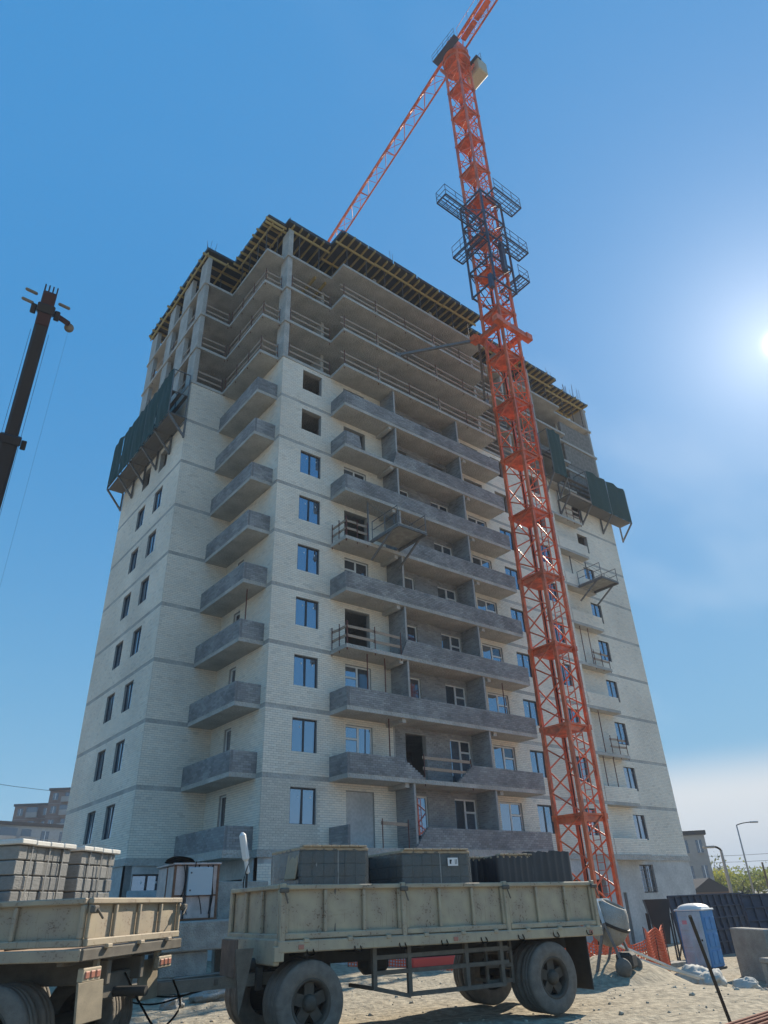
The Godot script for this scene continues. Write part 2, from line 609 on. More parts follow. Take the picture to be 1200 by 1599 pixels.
func window_meshes(kind: String, w: float, h: float) -> Dictionary:
	var key := "w%s%.2f,%.2f" % [kind, w, h]
	if mesh_cache.has(key):
		return mesh_cache[key]
	var st := start()
	var t := 0.07
	var d := 0.07
	var panes := []
	for s in [-1, 1]:
		sbox(st, Vector3(s * (w * 0.5 - t * 0.5), 0, 0), Vector3(t, h, d))
		sbox(st, Vector3(0, s * (h * 0.5 - t * 0.5), 0), Vector3(w - 2 * t, t, d))
	if kind == "single":
		panes.append([Vector2.ZERO, Vector2(w - 2 * t, h - 2 * t)])
	elif kind == "two":
		sbox(st, Vector3(0, 0, 0.002), Vector3(t * 1.3, h - 2 * t, d))
		for s in [-1, 1]:
			panes.append([Vector2(s * (w * 0.25 - t * 0.2), 0), Vector2(w * 0.5 - t * 1.6, h - 2 * t)])
	else:
		# balcony door with a transom light, and a fixed light beside it
		var left := kind == "door_left"
		var g := -1.0 if left else 1.0
		sbox(st, Vector3(g * 0.02, 0, 0.002), Vector3(t * 1.5, h - 2 * t, d))
		var pw := w * 0.5 - t * 1.6
		sbox(st, Vector3(g * (w * 0.25), h * 0.5 - 0.62, 0.001), Vector3(pw, t * 1.3, d))
		sbox(st, Vector3(g * (w * 0.25), -h * 0.5 + 0.55, 0.001), Vector3(pw, t, d))
		panes.append([Vector2(g * w * 0.25, h * 0.5 - 0.32), Vector2(pw, 0.48)])
		panes.append([Vector2(g * w * 0.25, -0.06), Vector2(pw, h - 1.25)])
		panes.append([Vector2(-g * w * 0.25, 0), Vector2(pw, h - 2 * t)])
	var out := {"frame": st.commit(), "panes": panes}
	mesh_cache[key] = out
	return out

func window(parent: Node, O: Vector3, U: Vector3, N: Vector3, h: Array, kind: String, dark: bool, set_in := 0.13) -> void:
	var w: float = h[1] - h[0]
	var hh: float = h[3] - h[2]
	var d := window_meshes(kind, w, hh)
	var p := part("window", parent)
	p.transform = Transform3D(Basis(U, Vector3.UP, N), O + U * ((h[0] + h[1]) * 0.5) + Vector3(0, (h[2] + h[3]) * 0.5, 0) - N * set_in)
	put("frame", d.frame, M.frame_dark if dark else M.frame_white, p)
	for q in d.panes:
		var tilt := Basis(Vector3.UP, rng.randf_range(-0.025, 0.025)) * Basis(Vector3.RIGHT, rng.randf_range(-0.02, 0.02))
		if dark and kind == "two" and N.z > 0.5:
			box("sticker", p, Vector3(q[0].x + 0.12, q[0].y + hh * 0.27, 0.012), Vector3(0.05, 0.09, 0.003), M.paper)
		box("pane", p, Vector3(q[0].x, q[0].y, 0.0), Vector3(q[1].x, q[1].y, 0.012), M.glass if dark or rng.randf() < 0.6 else M.glass_dark, tilt)

func parapet(parent: Node, a: Vector3, b: Vector3, N: Vector3, left_step: float, right_step: float, white := false, courses := 9) -> void:
	# a brick parapet wall; its ends may climb course by course where it is not finished
	var U := (b - a).normalized()
	var len := a.distance_to(b)
	var st := start()
	for r in courses:
		var s := left_step * r
		var e := len - right_step * r
		if e - s < 0.15:
			continue
		var y := (r + 0.5) * 0.1
		sbox(st, a + U * ((s + e) * 0.5) + Vector3(0, y, 0) - N * 0.07, Vector3.ONE, Basis(U * (e - s - 0.006), Vector3.UP * 0.1, N * 0.11))
		brick_course(white_bricks if white else grey_bricks, a, U, N, [[s, e]], y, r, WHITE_BRICK if white else GREY_BRICK)
	put("balcony_parapet", st.commit(), M.mortar if white else M.dark_mortar, parent)

func guard(parent: Node, a: Vector3, b: Vector3, step: float, heights: Array, sag := 0.03, post_h := 1.2) -> void:
	var p := part("guard_rail", parent)
	var n := maxi(1, roundi(a.distance_to(b) / step))
	var side := (b - a).normalized().cross(Vector3.UP) * 0.05
	for i in n + 1:
		var q := a.lerp(b, float(i) / n)
		tube("post", p, q + Vector3(0, -0.3, 0), q + Vector3(0, post_h, 0), 0.025, M.rust_post)
	for h in heights:
		for i in n:
			var q0 := a.lerp(b, float(i) / n - 0.02) + Vector3(0, h + rng.randf_range(-sag, sag), 0) - side
			var q1 := a.lerp(b, float(i + 1) / n + 0.02) + Vector3(0, h + rng.randf_range(-sag, sag), 0) - side
			bar("board", p, q0, q1, 0.035, M.board, 0.14)

func slab_outline(grow: float) -> PackedVector2Array:
	var g := grow
	return PackedVector2Array([Vector2(-3.43 - g, -16 - g), Vector2(-3.43 - g, -5.43 + g), Vector2(-1.3 - g, -5.43 + g), Vector2(-1.3 - g, -0.5 + g), Vector2(0 - g, -0.5 + g), Vector2(0 - g, 0 + g), Vector2(3.49 - g, 0 + g), Vector2(3.49 - g, 1.456 + g),
		Vector2(16.86 + g, 1.456 + g), Vector2(16.86 + g, 0 + g), Vector2(28.0 + g, 0 + g), Vector2(28.0 + g, -0.68 + g), Vector2(33.5 + g, -0.68 + g), Vector2(33.5 + g, -16 - g)])

func apartment_block() -> void:
	var B := thing("apartment_building", "tall unfinished apartment block of white brick with grey brick balconies and open top floors", "building")
	batch.seed = 8
	batch.frequency = 0.16
	batch.fractal_octaves = 3
	for i in 5:
		var t := 0.92 + 0.03 * i
		solo_brick.append(mk("brick_%d" % i, Color(WHITE_BRICK.r * t, WHITE_BRICK.g * t, WHITE_BRICK.b * t), 0.92, "grain", 1.5))
	var X := Vector3.RIGHT
	var Z := Vector3.BACK
	# floors
	var plate := prism(slab_outline(0.0), -0.2, 0.0)
	var open_plate := prism(slab_outline(0.06), -0.2, 0.0)
	for k in range(2, 14):
		put("floor_slab", plate if k < 10 else open_plate, M.concrete, B, Transform3D(Basis(), Vector3(0, lv(k), 0)))
	put("floor_slab", prism(slab_outline(0.07), -0.3, 0.0), M.concrete, B, Transform3D(Basis(), Vector3(0, lv(1), 0)))
	# facades: origin, along, outward, width
	var front := [Vector3.ZERO, X, Z, 24.4]
	var left := [Vector3(-3.43, 0, -16), Z, -X, 10.57]
	var wing := [Vector3(-3.43, 0, -5.43), X, Z, 3.43]
	var recess := [Vector3(0, 0, -5.43), Z, -X, 5.43]
	var right := [Vector3(24.4, 0, -0.68), X, Z, 9.1]
	var sides := [front, left, wing, recess, right]
	var names := ["front_wall", "side_wall", "wing_wall", "recess_wall", "end_wall"]
	for si in 5:
		var s: Array = sides[si]
		var holes := []
		var wins := []
		for k in range(1, 10):
			var y := lv(k)
			var done := k <= 7
			if si == 0:
				var c := [[1.43, 2.78, 0.95, 2.48, "two", true], [4.43, 6.05, 0.02, 2.48, "door_left", false], [8.72, 9.46, 0.02, 2.48, "single", false], [11.3, 12.86, 0.02, 2.48, "door_right", false], [14.66, 16.42, 0.02, 2.48, "door_right", false], [17.73, 19.1, 0.95, 2.48, "two", true], [21.7, 23.05, 0.95, 2.48, "two", true]]
				for i in c.size():
					var h := [c[i][0] - (0.55 if i == 2 and k == 2 else 0.0), c[i][1] + (0.1 if i == 2 and k == 2 else 0.0), y + c[i][2], y + c[i][3]]
					holes.append(h)
					var here := done
					if i == 1 and k in [1, 4, 6]:
						here = false
					if i == 2 and k == 2:
						here = false
					if here:
						wins.append([h, c[i][4], c[i][5]])
			elif si == 1:
				for c in [[4.0, 5.25], [6.8, 8.05]]:
					var h := [c[0], c[1], y + 0.95, y + 2.48]
					holes.append(h)
					if done:
						wins.append([h, "two", true])
			elif si == 3:
				var h := [1.49, 2.2, y + 0.02, y + 2.48]
				holes.append(h)
				if done:
					wins.append([h, "single", false])
			elif si == 4:
				var h := [3.57, 4.85, y + 0.9, y + 2.45]
				holes.append(h)
				if done:
					wins.append([h, "two", true])
		var st := start()
		for k in range(1, 10):
			wall_boxes(st, s[0], s[1], s[2], s[3], lv(k), lv(k + 1) - 0.2, holes, 0.28)
		var wm := put(names[si], st.commit(), M.mortar, B)
		for k in range(1, 10):
			var tone := WHITE_BRICK
			if si == 0:
				brick_rows(white_bricks, s[0], s[1], s[2], 7.38, lv(k), 28, holes, tone, 0.0, wm if k == 1 else null)
				brick_rows(grey_bricks, s[0], s[1], s[2], 12.94, lv(k), 28, holes, GREY_BRICK, 7.5)
				brick_rows(white_bricks, s[0], s[1], s[2], s[3], lv(k), 28, holes, tone, 13.06)
			else:
				brick_rows(white_bricks, s[0], s[1], s[2], s[3], lv(k), 28, holes, tone)
		for w in wins:
			window(B, s[0], s[1], s[2], w[0], w[1], w[2])
		# plastered ground floor
		var gh := []
		if si == 4:
			gh = [[3.2, 4.65, 1.83, 3.4], [0.3, 1.3, -0.9, 1.9]]
		elif si == 2:
			gh = [[0.35, 1.75, 1.9, 3.3]]
		elif si == 0:
			gh = [[1.4, 2.8, 1.2, 2.9], [5.0, 6.2, -0.2, 2.4], [19.5, 20.6, 0.6, 2.6], [21.8, 22.9, 0.6, 2.6]]
		elif si == 3:
			gh = [[2.6, 4.2, -0.2, 2.9]]
		var sg := start()
		wall_boxes(sg, s[0], s[1], s[2], s[3], -1.4, lv(1) - 0.3, gh, 0.3)
		put("ground_floor_wall", sg.commit(), M.plaster, B)
		for h in gh:
			if h[3] - h[2] < 1.9:
				window(B, s[0], s[1], s[2], h, "two", true, 0.16)
	# bars before the ground floor window at the end
	var gr := part("window_grille", B)
	for i in 9:
		tube("bar", gr, Vector3(27.66 + i * 0.16, 1.85, -0.6), Vector3(27.66 + i * 0.16, 3.38, -0.6), 0.014, M.grey_steel)
	for y in [2.1, 2.6, 3.1]:
		bar("bar", gr, Vector3(27.6, y, -0.6), Vector3(29.05, y, -0.6), 0.02, M.grey_steel)
	# brick patch of the ground floor next to the corner
	brick_rows(white_bricks, Vector3(0, 0, 0), X, Z, 1.2, -0.2, 36, [], WHITE_BRICK)
	# hidden outer walls, and inner walls that keep the rooms dark
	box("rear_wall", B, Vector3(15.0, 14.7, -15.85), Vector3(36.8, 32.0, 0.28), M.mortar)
	box("gable_wall", B, Vector3(33.36, 14.7, -8.3), Vector3(0.27, 32.0, 14.8), M.mortar)
	for k in range(0, 13):
		var y0 := lv(k) if k else -1.4
		var y1 := lv(k + 1) - (0.2 if k else 0.3)
		var ym := (y0 + y1) * 0.5
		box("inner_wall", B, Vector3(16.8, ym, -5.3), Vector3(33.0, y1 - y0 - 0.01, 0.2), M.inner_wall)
		for x in [3.6, 7.44, 13.0, 17.2, 20.6, 24.5, 29.6]:
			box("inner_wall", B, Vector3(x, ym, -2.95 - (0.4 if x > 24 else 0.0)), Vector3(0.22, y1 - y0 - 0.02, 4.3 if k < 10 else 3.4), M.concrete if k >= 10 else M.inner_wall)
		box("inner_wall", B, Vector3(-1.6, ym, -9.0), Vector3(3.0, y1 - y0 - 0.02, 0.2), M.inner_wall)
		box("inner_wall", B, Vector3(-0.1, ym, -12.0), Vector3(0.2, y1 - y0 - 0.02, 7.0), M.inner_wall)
	# open top floors: concrete piers
	for k in range(10, 14):
		var y0 := lv(k)
		var y1 := lv(k + 1) - (0.2 if k < 13 else 0.44)
		var h := y1 - y0
		var ym := (y0 + y1) * 0.5
		for c in [[0.19, -0.5, 0.34, 0.9], [-3.26, -6.05, 0.3, 1.15], [-3.26, -8.8, 0.3, 1.5], [-3.26, -11.6, 0.3, 1.1], [-3.26, -15.3, 0.3, 1.3], [0.15, -5.0, 0.3, 0.85], [7.44, -0.6, 0.24, 1.1], [13.0, -0.6, 0.24, 1.1], [17.2, -0.7, 0.24, 1.2], [20.6, -0.7, 0.24, 1.2], [24.3, -0.6, 0.24, 1.1], [33.3, -1.5, 0.3, 1.5], [33.3, -8.0, 0.3, 3.0]]:
			box("pier", B, Vector3(c[0], ym, c[1]), Vector3(c[2], h, c[3]), M.concrete)
		if k < 13:
			# rough block infill on the far wing
			box("block_infill", B, Vector3(31.0, y0 + (1.4 if k < 12 else 1.1), -0.85), Vector3(4.4, 2.76 if k < 12 else 2.1, 0.24), M.blockwork)
			if k < 12:
				box("block_infill", B, Vector3(26.4, y0 + 0.7, -0.9), Vector3(3.4, 1.3, 0.24), M.blockwork)
	# balconies
	for k in range(1, 10):
		var y := lv(k)
		var fz := 1.456
		# left balcony
		parapet(B, Vector3(-1.3, y, -5.42), Vector3(-1.3, y, -0.5), -X, 0, 0)
		parapet(B, Vector3(-1.18, y, -0.5), Vector3(0.0, y, -0.5), Z, 0, 0)
		# front balcony: side, then the runs of the long front
		if not k in [4, 6]:
			parapet(B, Vector3(3.49, y, 0.0), Vector3(3.49, y, fz), -X, 0, 0)
		var runs := []
		match k:
			1: runs = [[7.3, 17.4, 0.09, 0.0]]
			2: runs = [[3.62, 8.1, 0.0, 0.16], [10.3, 16.86, 0.13, 0.0]]
			4, 6: runs = [[7.0, 16.86, 0.05, 0.0]]
			8: runs = [[3.62, 4.7, 0.0, 0.02], [7.1, 16.86, 0.03, 0.0]]
			_: runs = [[3.62, 16.86, 0.0, 0.0]]
		for r in runs:
			parapet(B, Vector3(r[0], y, fz), Vector3(minf(r[1], 16.86), y, fz), Z, r[2], r[3])
		# walls between the loggias, dark brick outside
		for x in [7.44, 13.0]:
			if k == 2 and x < 8.0:
				continue
			box("balcony_divider", B, Vector3(x, y + 1.4, 0.7), Vector3(0.11, 2.79, 1.38), M.mortar)
			brick_rows(grey_bricks, Vector3(x - 0.055, 0, 0.02), Z, -X, 1.36, y, 28, [], GREY_BRICK)
		for x in [7.05, 13.5]:
			box("beam_end", B, Vector3(x, y - 0.3, 0.66), Vector3(0.24, 0.2, 1.3), M.concrete)
		# balconies of the far wing
		if k in [1, 2, 4, 6, 7, 8]:
			parapet(B, Vector3(24.45, y, 0.0), Vector3(28.0, y, 0.0), Z, 0, 0, true)
		else:
			guard(B, Vector3(26.2, y, -0.06), Vector3(27.9, y, -0.06), 0.8, [0.5, 0.95])
	flush_bricks(white_bricks, "white_brick_facing", B)
	flush_bricks(grey_bricks, "grey_brick_facing", B)
	# rails where brick is missing
	guard(B, Vector3(3.6, lv(4), 1.4), Vector3(7.0, lv(4), 1.4), 2.2, [0.45, 0.95])
	guard(B, Vector3(3.55, lv(4), 0.1), Vector3(3.55, lv(4), 1.4), 0.65, [0.5, 0.95])
	guard(B, Vector3(3.6, lv(6), 1.4), Vector3(5.0, lv(6), 1.4), 0.7, [0.5, 0.95])
	guard(B, Vector3(3.55, lv(6), 0.1), Vector3(3.55, lv(6), 1.4), 0.65, [0.5, 0.95])
	guard(B, Vector3(8.1, lv(2), 1.42), Vector3(11.3, lv(2), 1.42), 3.0, [0.55, 1.05])
	guard(B, Vector3(5.4, lv(1), 1.42), Vector3(6.9, lv(1), 1.42), 1.5, [1.0])
	box("hoarding", B, Vector3(5.24, lv(1) + 1.25, -0.1), Vector3(1.6, 2.44, 0.03), M.plaster)
	for k in range(10, 13):
		var y := lv(k)
		guard(B, Vector3(3.55, y, 1.4), Vector3(16.8, y, 1.4), 2.65, [0.5, 1.0])
		guard(B, Vector3(0.4, y, -0.05), Vector3(3.4, y, -0.05), 2.9, [0.55, 1.05])
		guard(B, Vector3(17.0, y, -0.05), Vector3(24.2, y, -0.05), 2.4, [0.5, 1.0])
		guard(B, Vector3(-1.26, y, -5.3), Vector3(-1.26, y, -0.55), 1.55, [0.5, 1.0])
		guard(B, Vector3(-1.26, y, -0.55), Vector3(-0.1, y, -0.55), 1.1, [0.5, 1.0])
		guard(B, Vector3(-3.1, y, -5.5), Vector3(-1.4, y, -5.5), 1.6, [0.5, 1.0])
		guard(B, Vector3(-3.38, y, -15.9), Vector3(-3.38, y, -6.7), 1.8, [0.5, 1.0])
	# two timber beams lying on an upper floor, and starter bars on the roof deck
	for x in [2.42, 3.25]:
		bar("stored_beam", B, Vector3(x, lv(13) - 0.32, -0.4), Vector3(x, lv(13) - 0.32, -4.6), 0.13, M.beam_yellow, 0.2)
	for c in [[28.6, -1.0, 12, 2.3], [31.6, -1.0, 10, 2.0], [33.2, -1.2, 8, 2.4], [-3.2, -5.7, 6, 1.2], [0.2, -0.4, 5, 1.1], [8.2, 0.9, 4, 2.4], [-3.2, -8.7, 4, 1.0]]:
		for i in c[2]:
			var p := Vector3(c[0] + rng.randf_range(-0.5, 0.5), lv(14), c[1] + rng.randf_range(-0.3, 0.3))
			bar("rebar", B, p, p + Vector3(rng.randf_range(-0.12, 0.12), c[3] * rng.randf_range(0.7, 1.1), rng.randf_range(-0.12, 0.12)), 0.018, M.rebar)
	# thin props standing on a few balconies
	for c in [[6.2, 4, 1.0], [5.0, 4, 1.1], [6.4, 3, 0.9], [14.9, 4, 1.0], [-0.7, 5, -1.2], [25.3, 6, -0.2], [26.2, 6, -0.2], [25.6, 4, -0.2], [25.2, 3, -0.2], [26.3, 3, -0.2]]:
		tube("steel_prop", B, Vector3(c[0], lv(c[1] - 1) + 0.05, c[2]), Vector3(c[0], lv(c[1]) - 0.21, c[2]), 0.03, M.rust_post)

func roof_formwork() -> void:
	var F := thing("slab_formwork", "yellow timber beams and dark plywood shuttering for the next floor on top of the building", "formwork")
	var y := lv(14)
	put("deck", prism(slab_outline(0.18), -0.045, -0.02), M.film_ply, F, Transform3D(Basis(), Vector3(0, y, 0)))
	var o := slab_outline(0.2)
	for i in o.size():
		var a := o[i]
		var b := o[(i + 1) % o.size()]
		var n := maxi(1, roundi(a.distance_to(b) / 2.5))
		for q in n:
			var p0 := a.lerp(b, float(q) / n + 0.004)
			var p1 := a.lerp(b, float(q + 1) / n - 0.004)
			var hh := rng.randf_range(0.2, 0.32)
			bar("edge_board", F, Vector3(p0.x, y + hh * 0.5 - 0.04, p0.y), Vector3(p1.x, y + hh * 0.5 - 0.04, p1.y), 0.03, M.film_ply, hh)
	var yb := y - 0.15
	# cross beams over the front, the far wing, the left wing and the left balcony
	var x := 3.6
	while x < 33.4:
		var z1 := 1.5 if x < 16.9 else (0.1 if x < 28.0 else -0.55)
		bar("cross_beam", F, Vector3(x, yb, -5.0), Vector3(x + rng.randf_range(-0.03, 0.03), yb, z1 + rng.randf_range(0.05, 0.4)), 0.08, M.beam_yellow, 0.2)
		x += 0.62
	x = 0.25
	while x < 3.5:
		bar("cross_beam", F, Vector3(x, yb, -5.0), Vector3(x, yb, rng.randf_range(0.15, 0.4)), 0.08, M.beam_yellow, 0.2)
		x += 0.6
	var z := -15.8
	while z < -5.5:
		bar("cross_beam", F, Vector3(-3.5 - rng.randf_range(0.1, 0.45), yb, z), Vector3(-0.1, yb, z), 0.08, M.beam_yellow, 0.2)
		z += 0.78
	z = -5.2
	while z < -0.4:
		bar("cross_beam", F, Vector3(-1.4 - rng.randf_range(0.05, 0.35), yb, z), Vector3(-0.05, yb, z), 0.08, M.beam_yellow, 0.2)
		z += 0.6
	var yc := y - 0.36
	for q in [[3.3, 16.9, 0.95], [3.3, 16.9, -0.9], [0.1, 16.9, -2.6], [0.1, 16.9, -4.3], [16.9, 28.1, -0.5], [16.9, 33.6, -2.4], [28.0, 33.7, -0.95], [16.9, 33.6, -4.3], [0.1, 3.3, -0.15]]:
		var n := ceili((q[1] - q[0]) / 3.9)
		for i in n:
			var a := lerpf(q[0], q[1], float(i) / n)
			var b := lerpf(q[0], q[1], float(i + 1) / n)
			bar("main_beam", F, Vector3(a - 0.1, yc, q[2] + 0.05 * (i % 2)), Vector3(b + 0.1, yc, q[2] + 0.05 * (i % 2)), 0.08, M.beam_yellow, 0.2)
			for t in [0.25, 0.75]:
				tube("prop", F, Vector3(lerpf(a, b, t), lv(13), q[2]), Vector3(lerpf(a, b, t), yc - 0.1, q[2]), 0.035, M.prop_steel)
	for q in [[-15.9, -5.4, -3.55], [-15.9, -5.4, -2.0], [-15.9, -5.4, -0.6], [-5.2, -0.5, -1.15], [-5.2, -0.5, -0.3]]:
		var n := ceili((q[1] - q[0]) / 3.9)
		for i in n:
			var a := lerpf(q[0], q[1], float(i) / n)
			var b := lerpf(q[0], q[1], float(i + 1) / n)
			bar("main_beam", F, Vector3(q[2] + 0.05 * (i % 2), yc, a - 0.1), Vector3(q[2] + 0.05 * (i % 2), yc, b + 0.1), 0.08, M.beam_yellow, 0.2)
			for t in [0.25, 0.75]:
				if q[2] > -3.5:
					tube("prop", F, Vector3(q[2], lv(13), lerpf(a, b, t)), Vector3(q[2], yc - 0.1, lerpf(a, b, t)), 0.035, M.prop_steel)
	bar("main_beam", F, Vector3(-3.7, yc, -5.5), Vector3(-1.2, yc, -5.5), 0.08, M.beam_yellow, 0.2)
	bar("main_beam", F, Vector3(-1.6, yc, -0.55), Vector3(0.1, yc, -0.55), 0.08, M.beam_yellow, 0.2)

# a netted working platform hung on the wall; runs from a to b along the wall, N points outward
func hung_platform(label: String, a: Vector3, b: Vector3, N: Vector3, height: float, deep: float, bays: int, netted: Array, group := "") -> void:
	var P := thing("safety_platform", label, "platform", Vector3.ZERO, 0.0, group)
	var U := (b - a).normalized()
	var len := a.distance_to(b)
	var UP := Vector3.UP
	for i in bays + 1:
		var u := a + U * (len * i / bays)
		var o := u + N * deep
		bar("upright", P, o, o + UP * height, 0.06, M.grey_steel)
		bar("upright", P, u + N * 0.1, u + N * 0.1 + UP * height, 0.06, M.grey_steel)
		for h in [0.0, height * 0.5, height]:
			bar("tie", P, u + N * 0.08 + UP * h, o + UP * h, 0.05, M.grey_steel)
		# triangular bracket beneath
		bar("bracket", P, o - UP * 0.05, u + N * 0.05 - UP * 1.35, 0.11, M.grey_steel)
		bar("bracket", P, u + N * 0.05, u + N * 0.05 - UP * 1.45, 0.1, M.grey_steel)
	for h in [height * 0.5, height]:
		bar("rail", P, a + N * deep + UP * h, b + N * deep + UP * h, 0.05, M.grey_steel)
	for i in bays:
		var u0 := a + U * (len * (i + 0.01) / bays)
		var u1 := a + U * (len * (i + 0.99) / bays)
		for q in 5:
			var w := N * (deep * (0.14 + 0.18 * q))
			bar("plank", P, u0 + w - UP * 0.03, u1 + w - UP * 0.03, deep * 0.17, M.grey_plank, 0.045)
			if q % 2 == 0:
				bar("plank", P, u0 + w + UP * (height * 0.5 + 0.05), u1 + w + UP * (height * 0.5 + 0.05), deep * 0.17, M.grey_plank, 0.045)
		if netted[i]:
			net_sheet(P, u0 + N * (deep + 0.04), u1 + N * (deep + 0.04), height, N)
	if netted[bays - 1] or netted[0]:
		bar("toe_board", P, a + N * deep + UP * 0.1, b + N * deep + UP * 0.1, 0.03, M.board, 0.2)

func net_sheet(P: Node, a: Vector3, b: Vector3, height: float, N: Vector3) -> void:
	# cloth hung from the top rail, slack between its ties
	var st := start()
	st.set_smooth_group(0)
	var nu := 14
	var nv := 12
	var ph := rng.randf() * 6.0
	var pts := []
	for j in nv + 1:
		for i in nu + 1:
			var u := float(i) / nu
			var v := float(j) / nv
			var slack := sin(PI * u) * (0.05 + 0.05 * sin(v * 7.0 + ph)) + 0.025 * sin(u * 17.0 + ph + v * 2.0)
			pts.append(a.lerp(b, u) + Vector3(0, -0.12 + (height + 0.2) * v + 0.09 * sin(u * 9.0 + ph) * (v * v), 0) + N * slack)
	for j in nv:
		for i in nu:
			var q := j * (nu + 1) + i
			for s in [q, q + nu + 1, q + nu + 2, q, q + nu + 2, q + 1]:
				st.add_vertex(pts[s])
	st.index()
	st.generate_normals()
	put("net", st.commit(), M.net_green, P)

func loading_platform(label: String, at: Vector3, w: float, d: float) -> void:
	# a steel landing that sticks out over the balcony edge; «at» is the middle of its inner edge
	var P := thing("loading_platform", label, "platform", at, 0.0, "steel landings sticking out of the facade")
	for i in 5:
		box("deck_plank", P, Vector3(-w * 0.5 + w * (i + 0.5) / 5, 0.11, d * 0.5), Vector3(w / 5 - 0.02, 0.05, d), M.old_concrete)
	for s in [-1, 1]:
		box("side_beam", P, Vector3(s * (w * 0.5 - 0.05), 0.0, d * 0.5 - 0.6), Vector3(0.1, 0.16, d + 1.2), M.grey_steel)
		bar("strut", P, Vector3(s * (w * 0.5 - 0.05), -0.05, d * 0.75), Vector3(s * (w * 0.5 - 0.05), -1.1, -0.1), 0.09, M.grey_steel)
		for z in [0.05, d * 0.5, d - 0.05]:
			tube("post", P, Vector3(s * (w * 0.5 - 0.02), 0.1, z), Vector3(s * (w * 0.5 - 0.02), 1.2, z), 0.025, M.grey_steel)
		for h in [0.65, 1.18]:
			bar("side_rail", P, Vector3(s * (w * 0.5 - 0.02), h, 0.05), Vector3(s * (w * 0.5 - 0.02), h, d - 0.05), 0.035, M.grey_steel)
		tube("mast", P, Vector3(s * (w * 0.5 - 0.05), 0.08, -0.35), Vector3(s * (w * 0.5 - 0.05), 2.7, -0.35), 0.045, M.grey_steel)
		tube("stay", P, Vector3(s * (w * 0.5 - 0.05), 2.6, -0.35), Vector3(s * (w * 0.5 - 0.05), 0.15, d - 0.1), 0.012, M.grey_steel)
	bar("end_beam", P, Vector3(-w * 0.5, 0.02, d - 0.05), Vector3(w * 0.5, 0.02, d - 0.05), 0.1, M.grey_steel)
# ---------------------------------------------------------------- tower crane
const MAST := Vector3(13.8, 0, 5.78)

func mast_section(parent: Node, y0: float, h: float, with_deck: bool) -> Node3D:
	var s := part("mast_section", parent)
	s.position.y = y0
	var r := 0.8
	var m: Material = M.crane_red
	var C := [Vector3(-r, 0, -r), Vector3(r, 0, -r), Vector3(r, 0, r), Vector3(-r, 0, r)]
	for c in C:
		box("chord", s, c + Vector3(0, h * 0.5, 0), Vector3(0.17, h, 0.17), m)
		box("joint_collar", s, c + Vector3(0, h - 0.12, 0), Vector3(0.24, 0.24, 0.24), m)
	for i in 4:
		var a: Vector3 = C[i]
		var b: Vector3 = C[(i + 1) % 4]
		var steps := maxi(2, roundi(h / 1.0175))
		for k in steps:
			var p := a if k % 2 == 0 else b
			var q := b if k % 2 == 0 else a
			tube("diagonal", s, p + Vector3(0, h * k / steps, 0), q + Vector3(0, h * (k + 1) / steps, 0), 0.04, m)
		bar("strut", s, a + Vector3(0, h - 0.05, 0), b + Vector3(0, h - 0.05, 0), 0.09, m)
	if with_deck:
		box("landing_deck", s, Vector3(-0.22, h - 0.35, 0.0), Vector3(1.06, 0.03, 1.5), m)
		box("landing_deck", s, Vector3(0.52, h - 0.351, -0.4), Vector3(0.42, 0.03, 0.7), m)
		for e in [[Vector3(-0.74, 0, 0), Vector3(0.03, 0.3, 1.5)], [Vector3(0.0, 0, 0.74), Vector3(1.5, 0.3, 0.03)]]:
			box("toe_plate", s, e[0] + Vector3(0, h - 0.2, 0), e[1], m)
		var lad := part("ladder", s)
		for z in [0.15, 0.55]:
			box("stile", lad, Vector3(0.55, h * 0.5, z), Vector3(0.04, h, 0.04), m)
		for k in 13:
			box("rung", lad, Vector3(0.55, (k + 0.5) * h / 13.0, 0.35), Vector3(0.025, 0.025, 0.4), m)
	return s

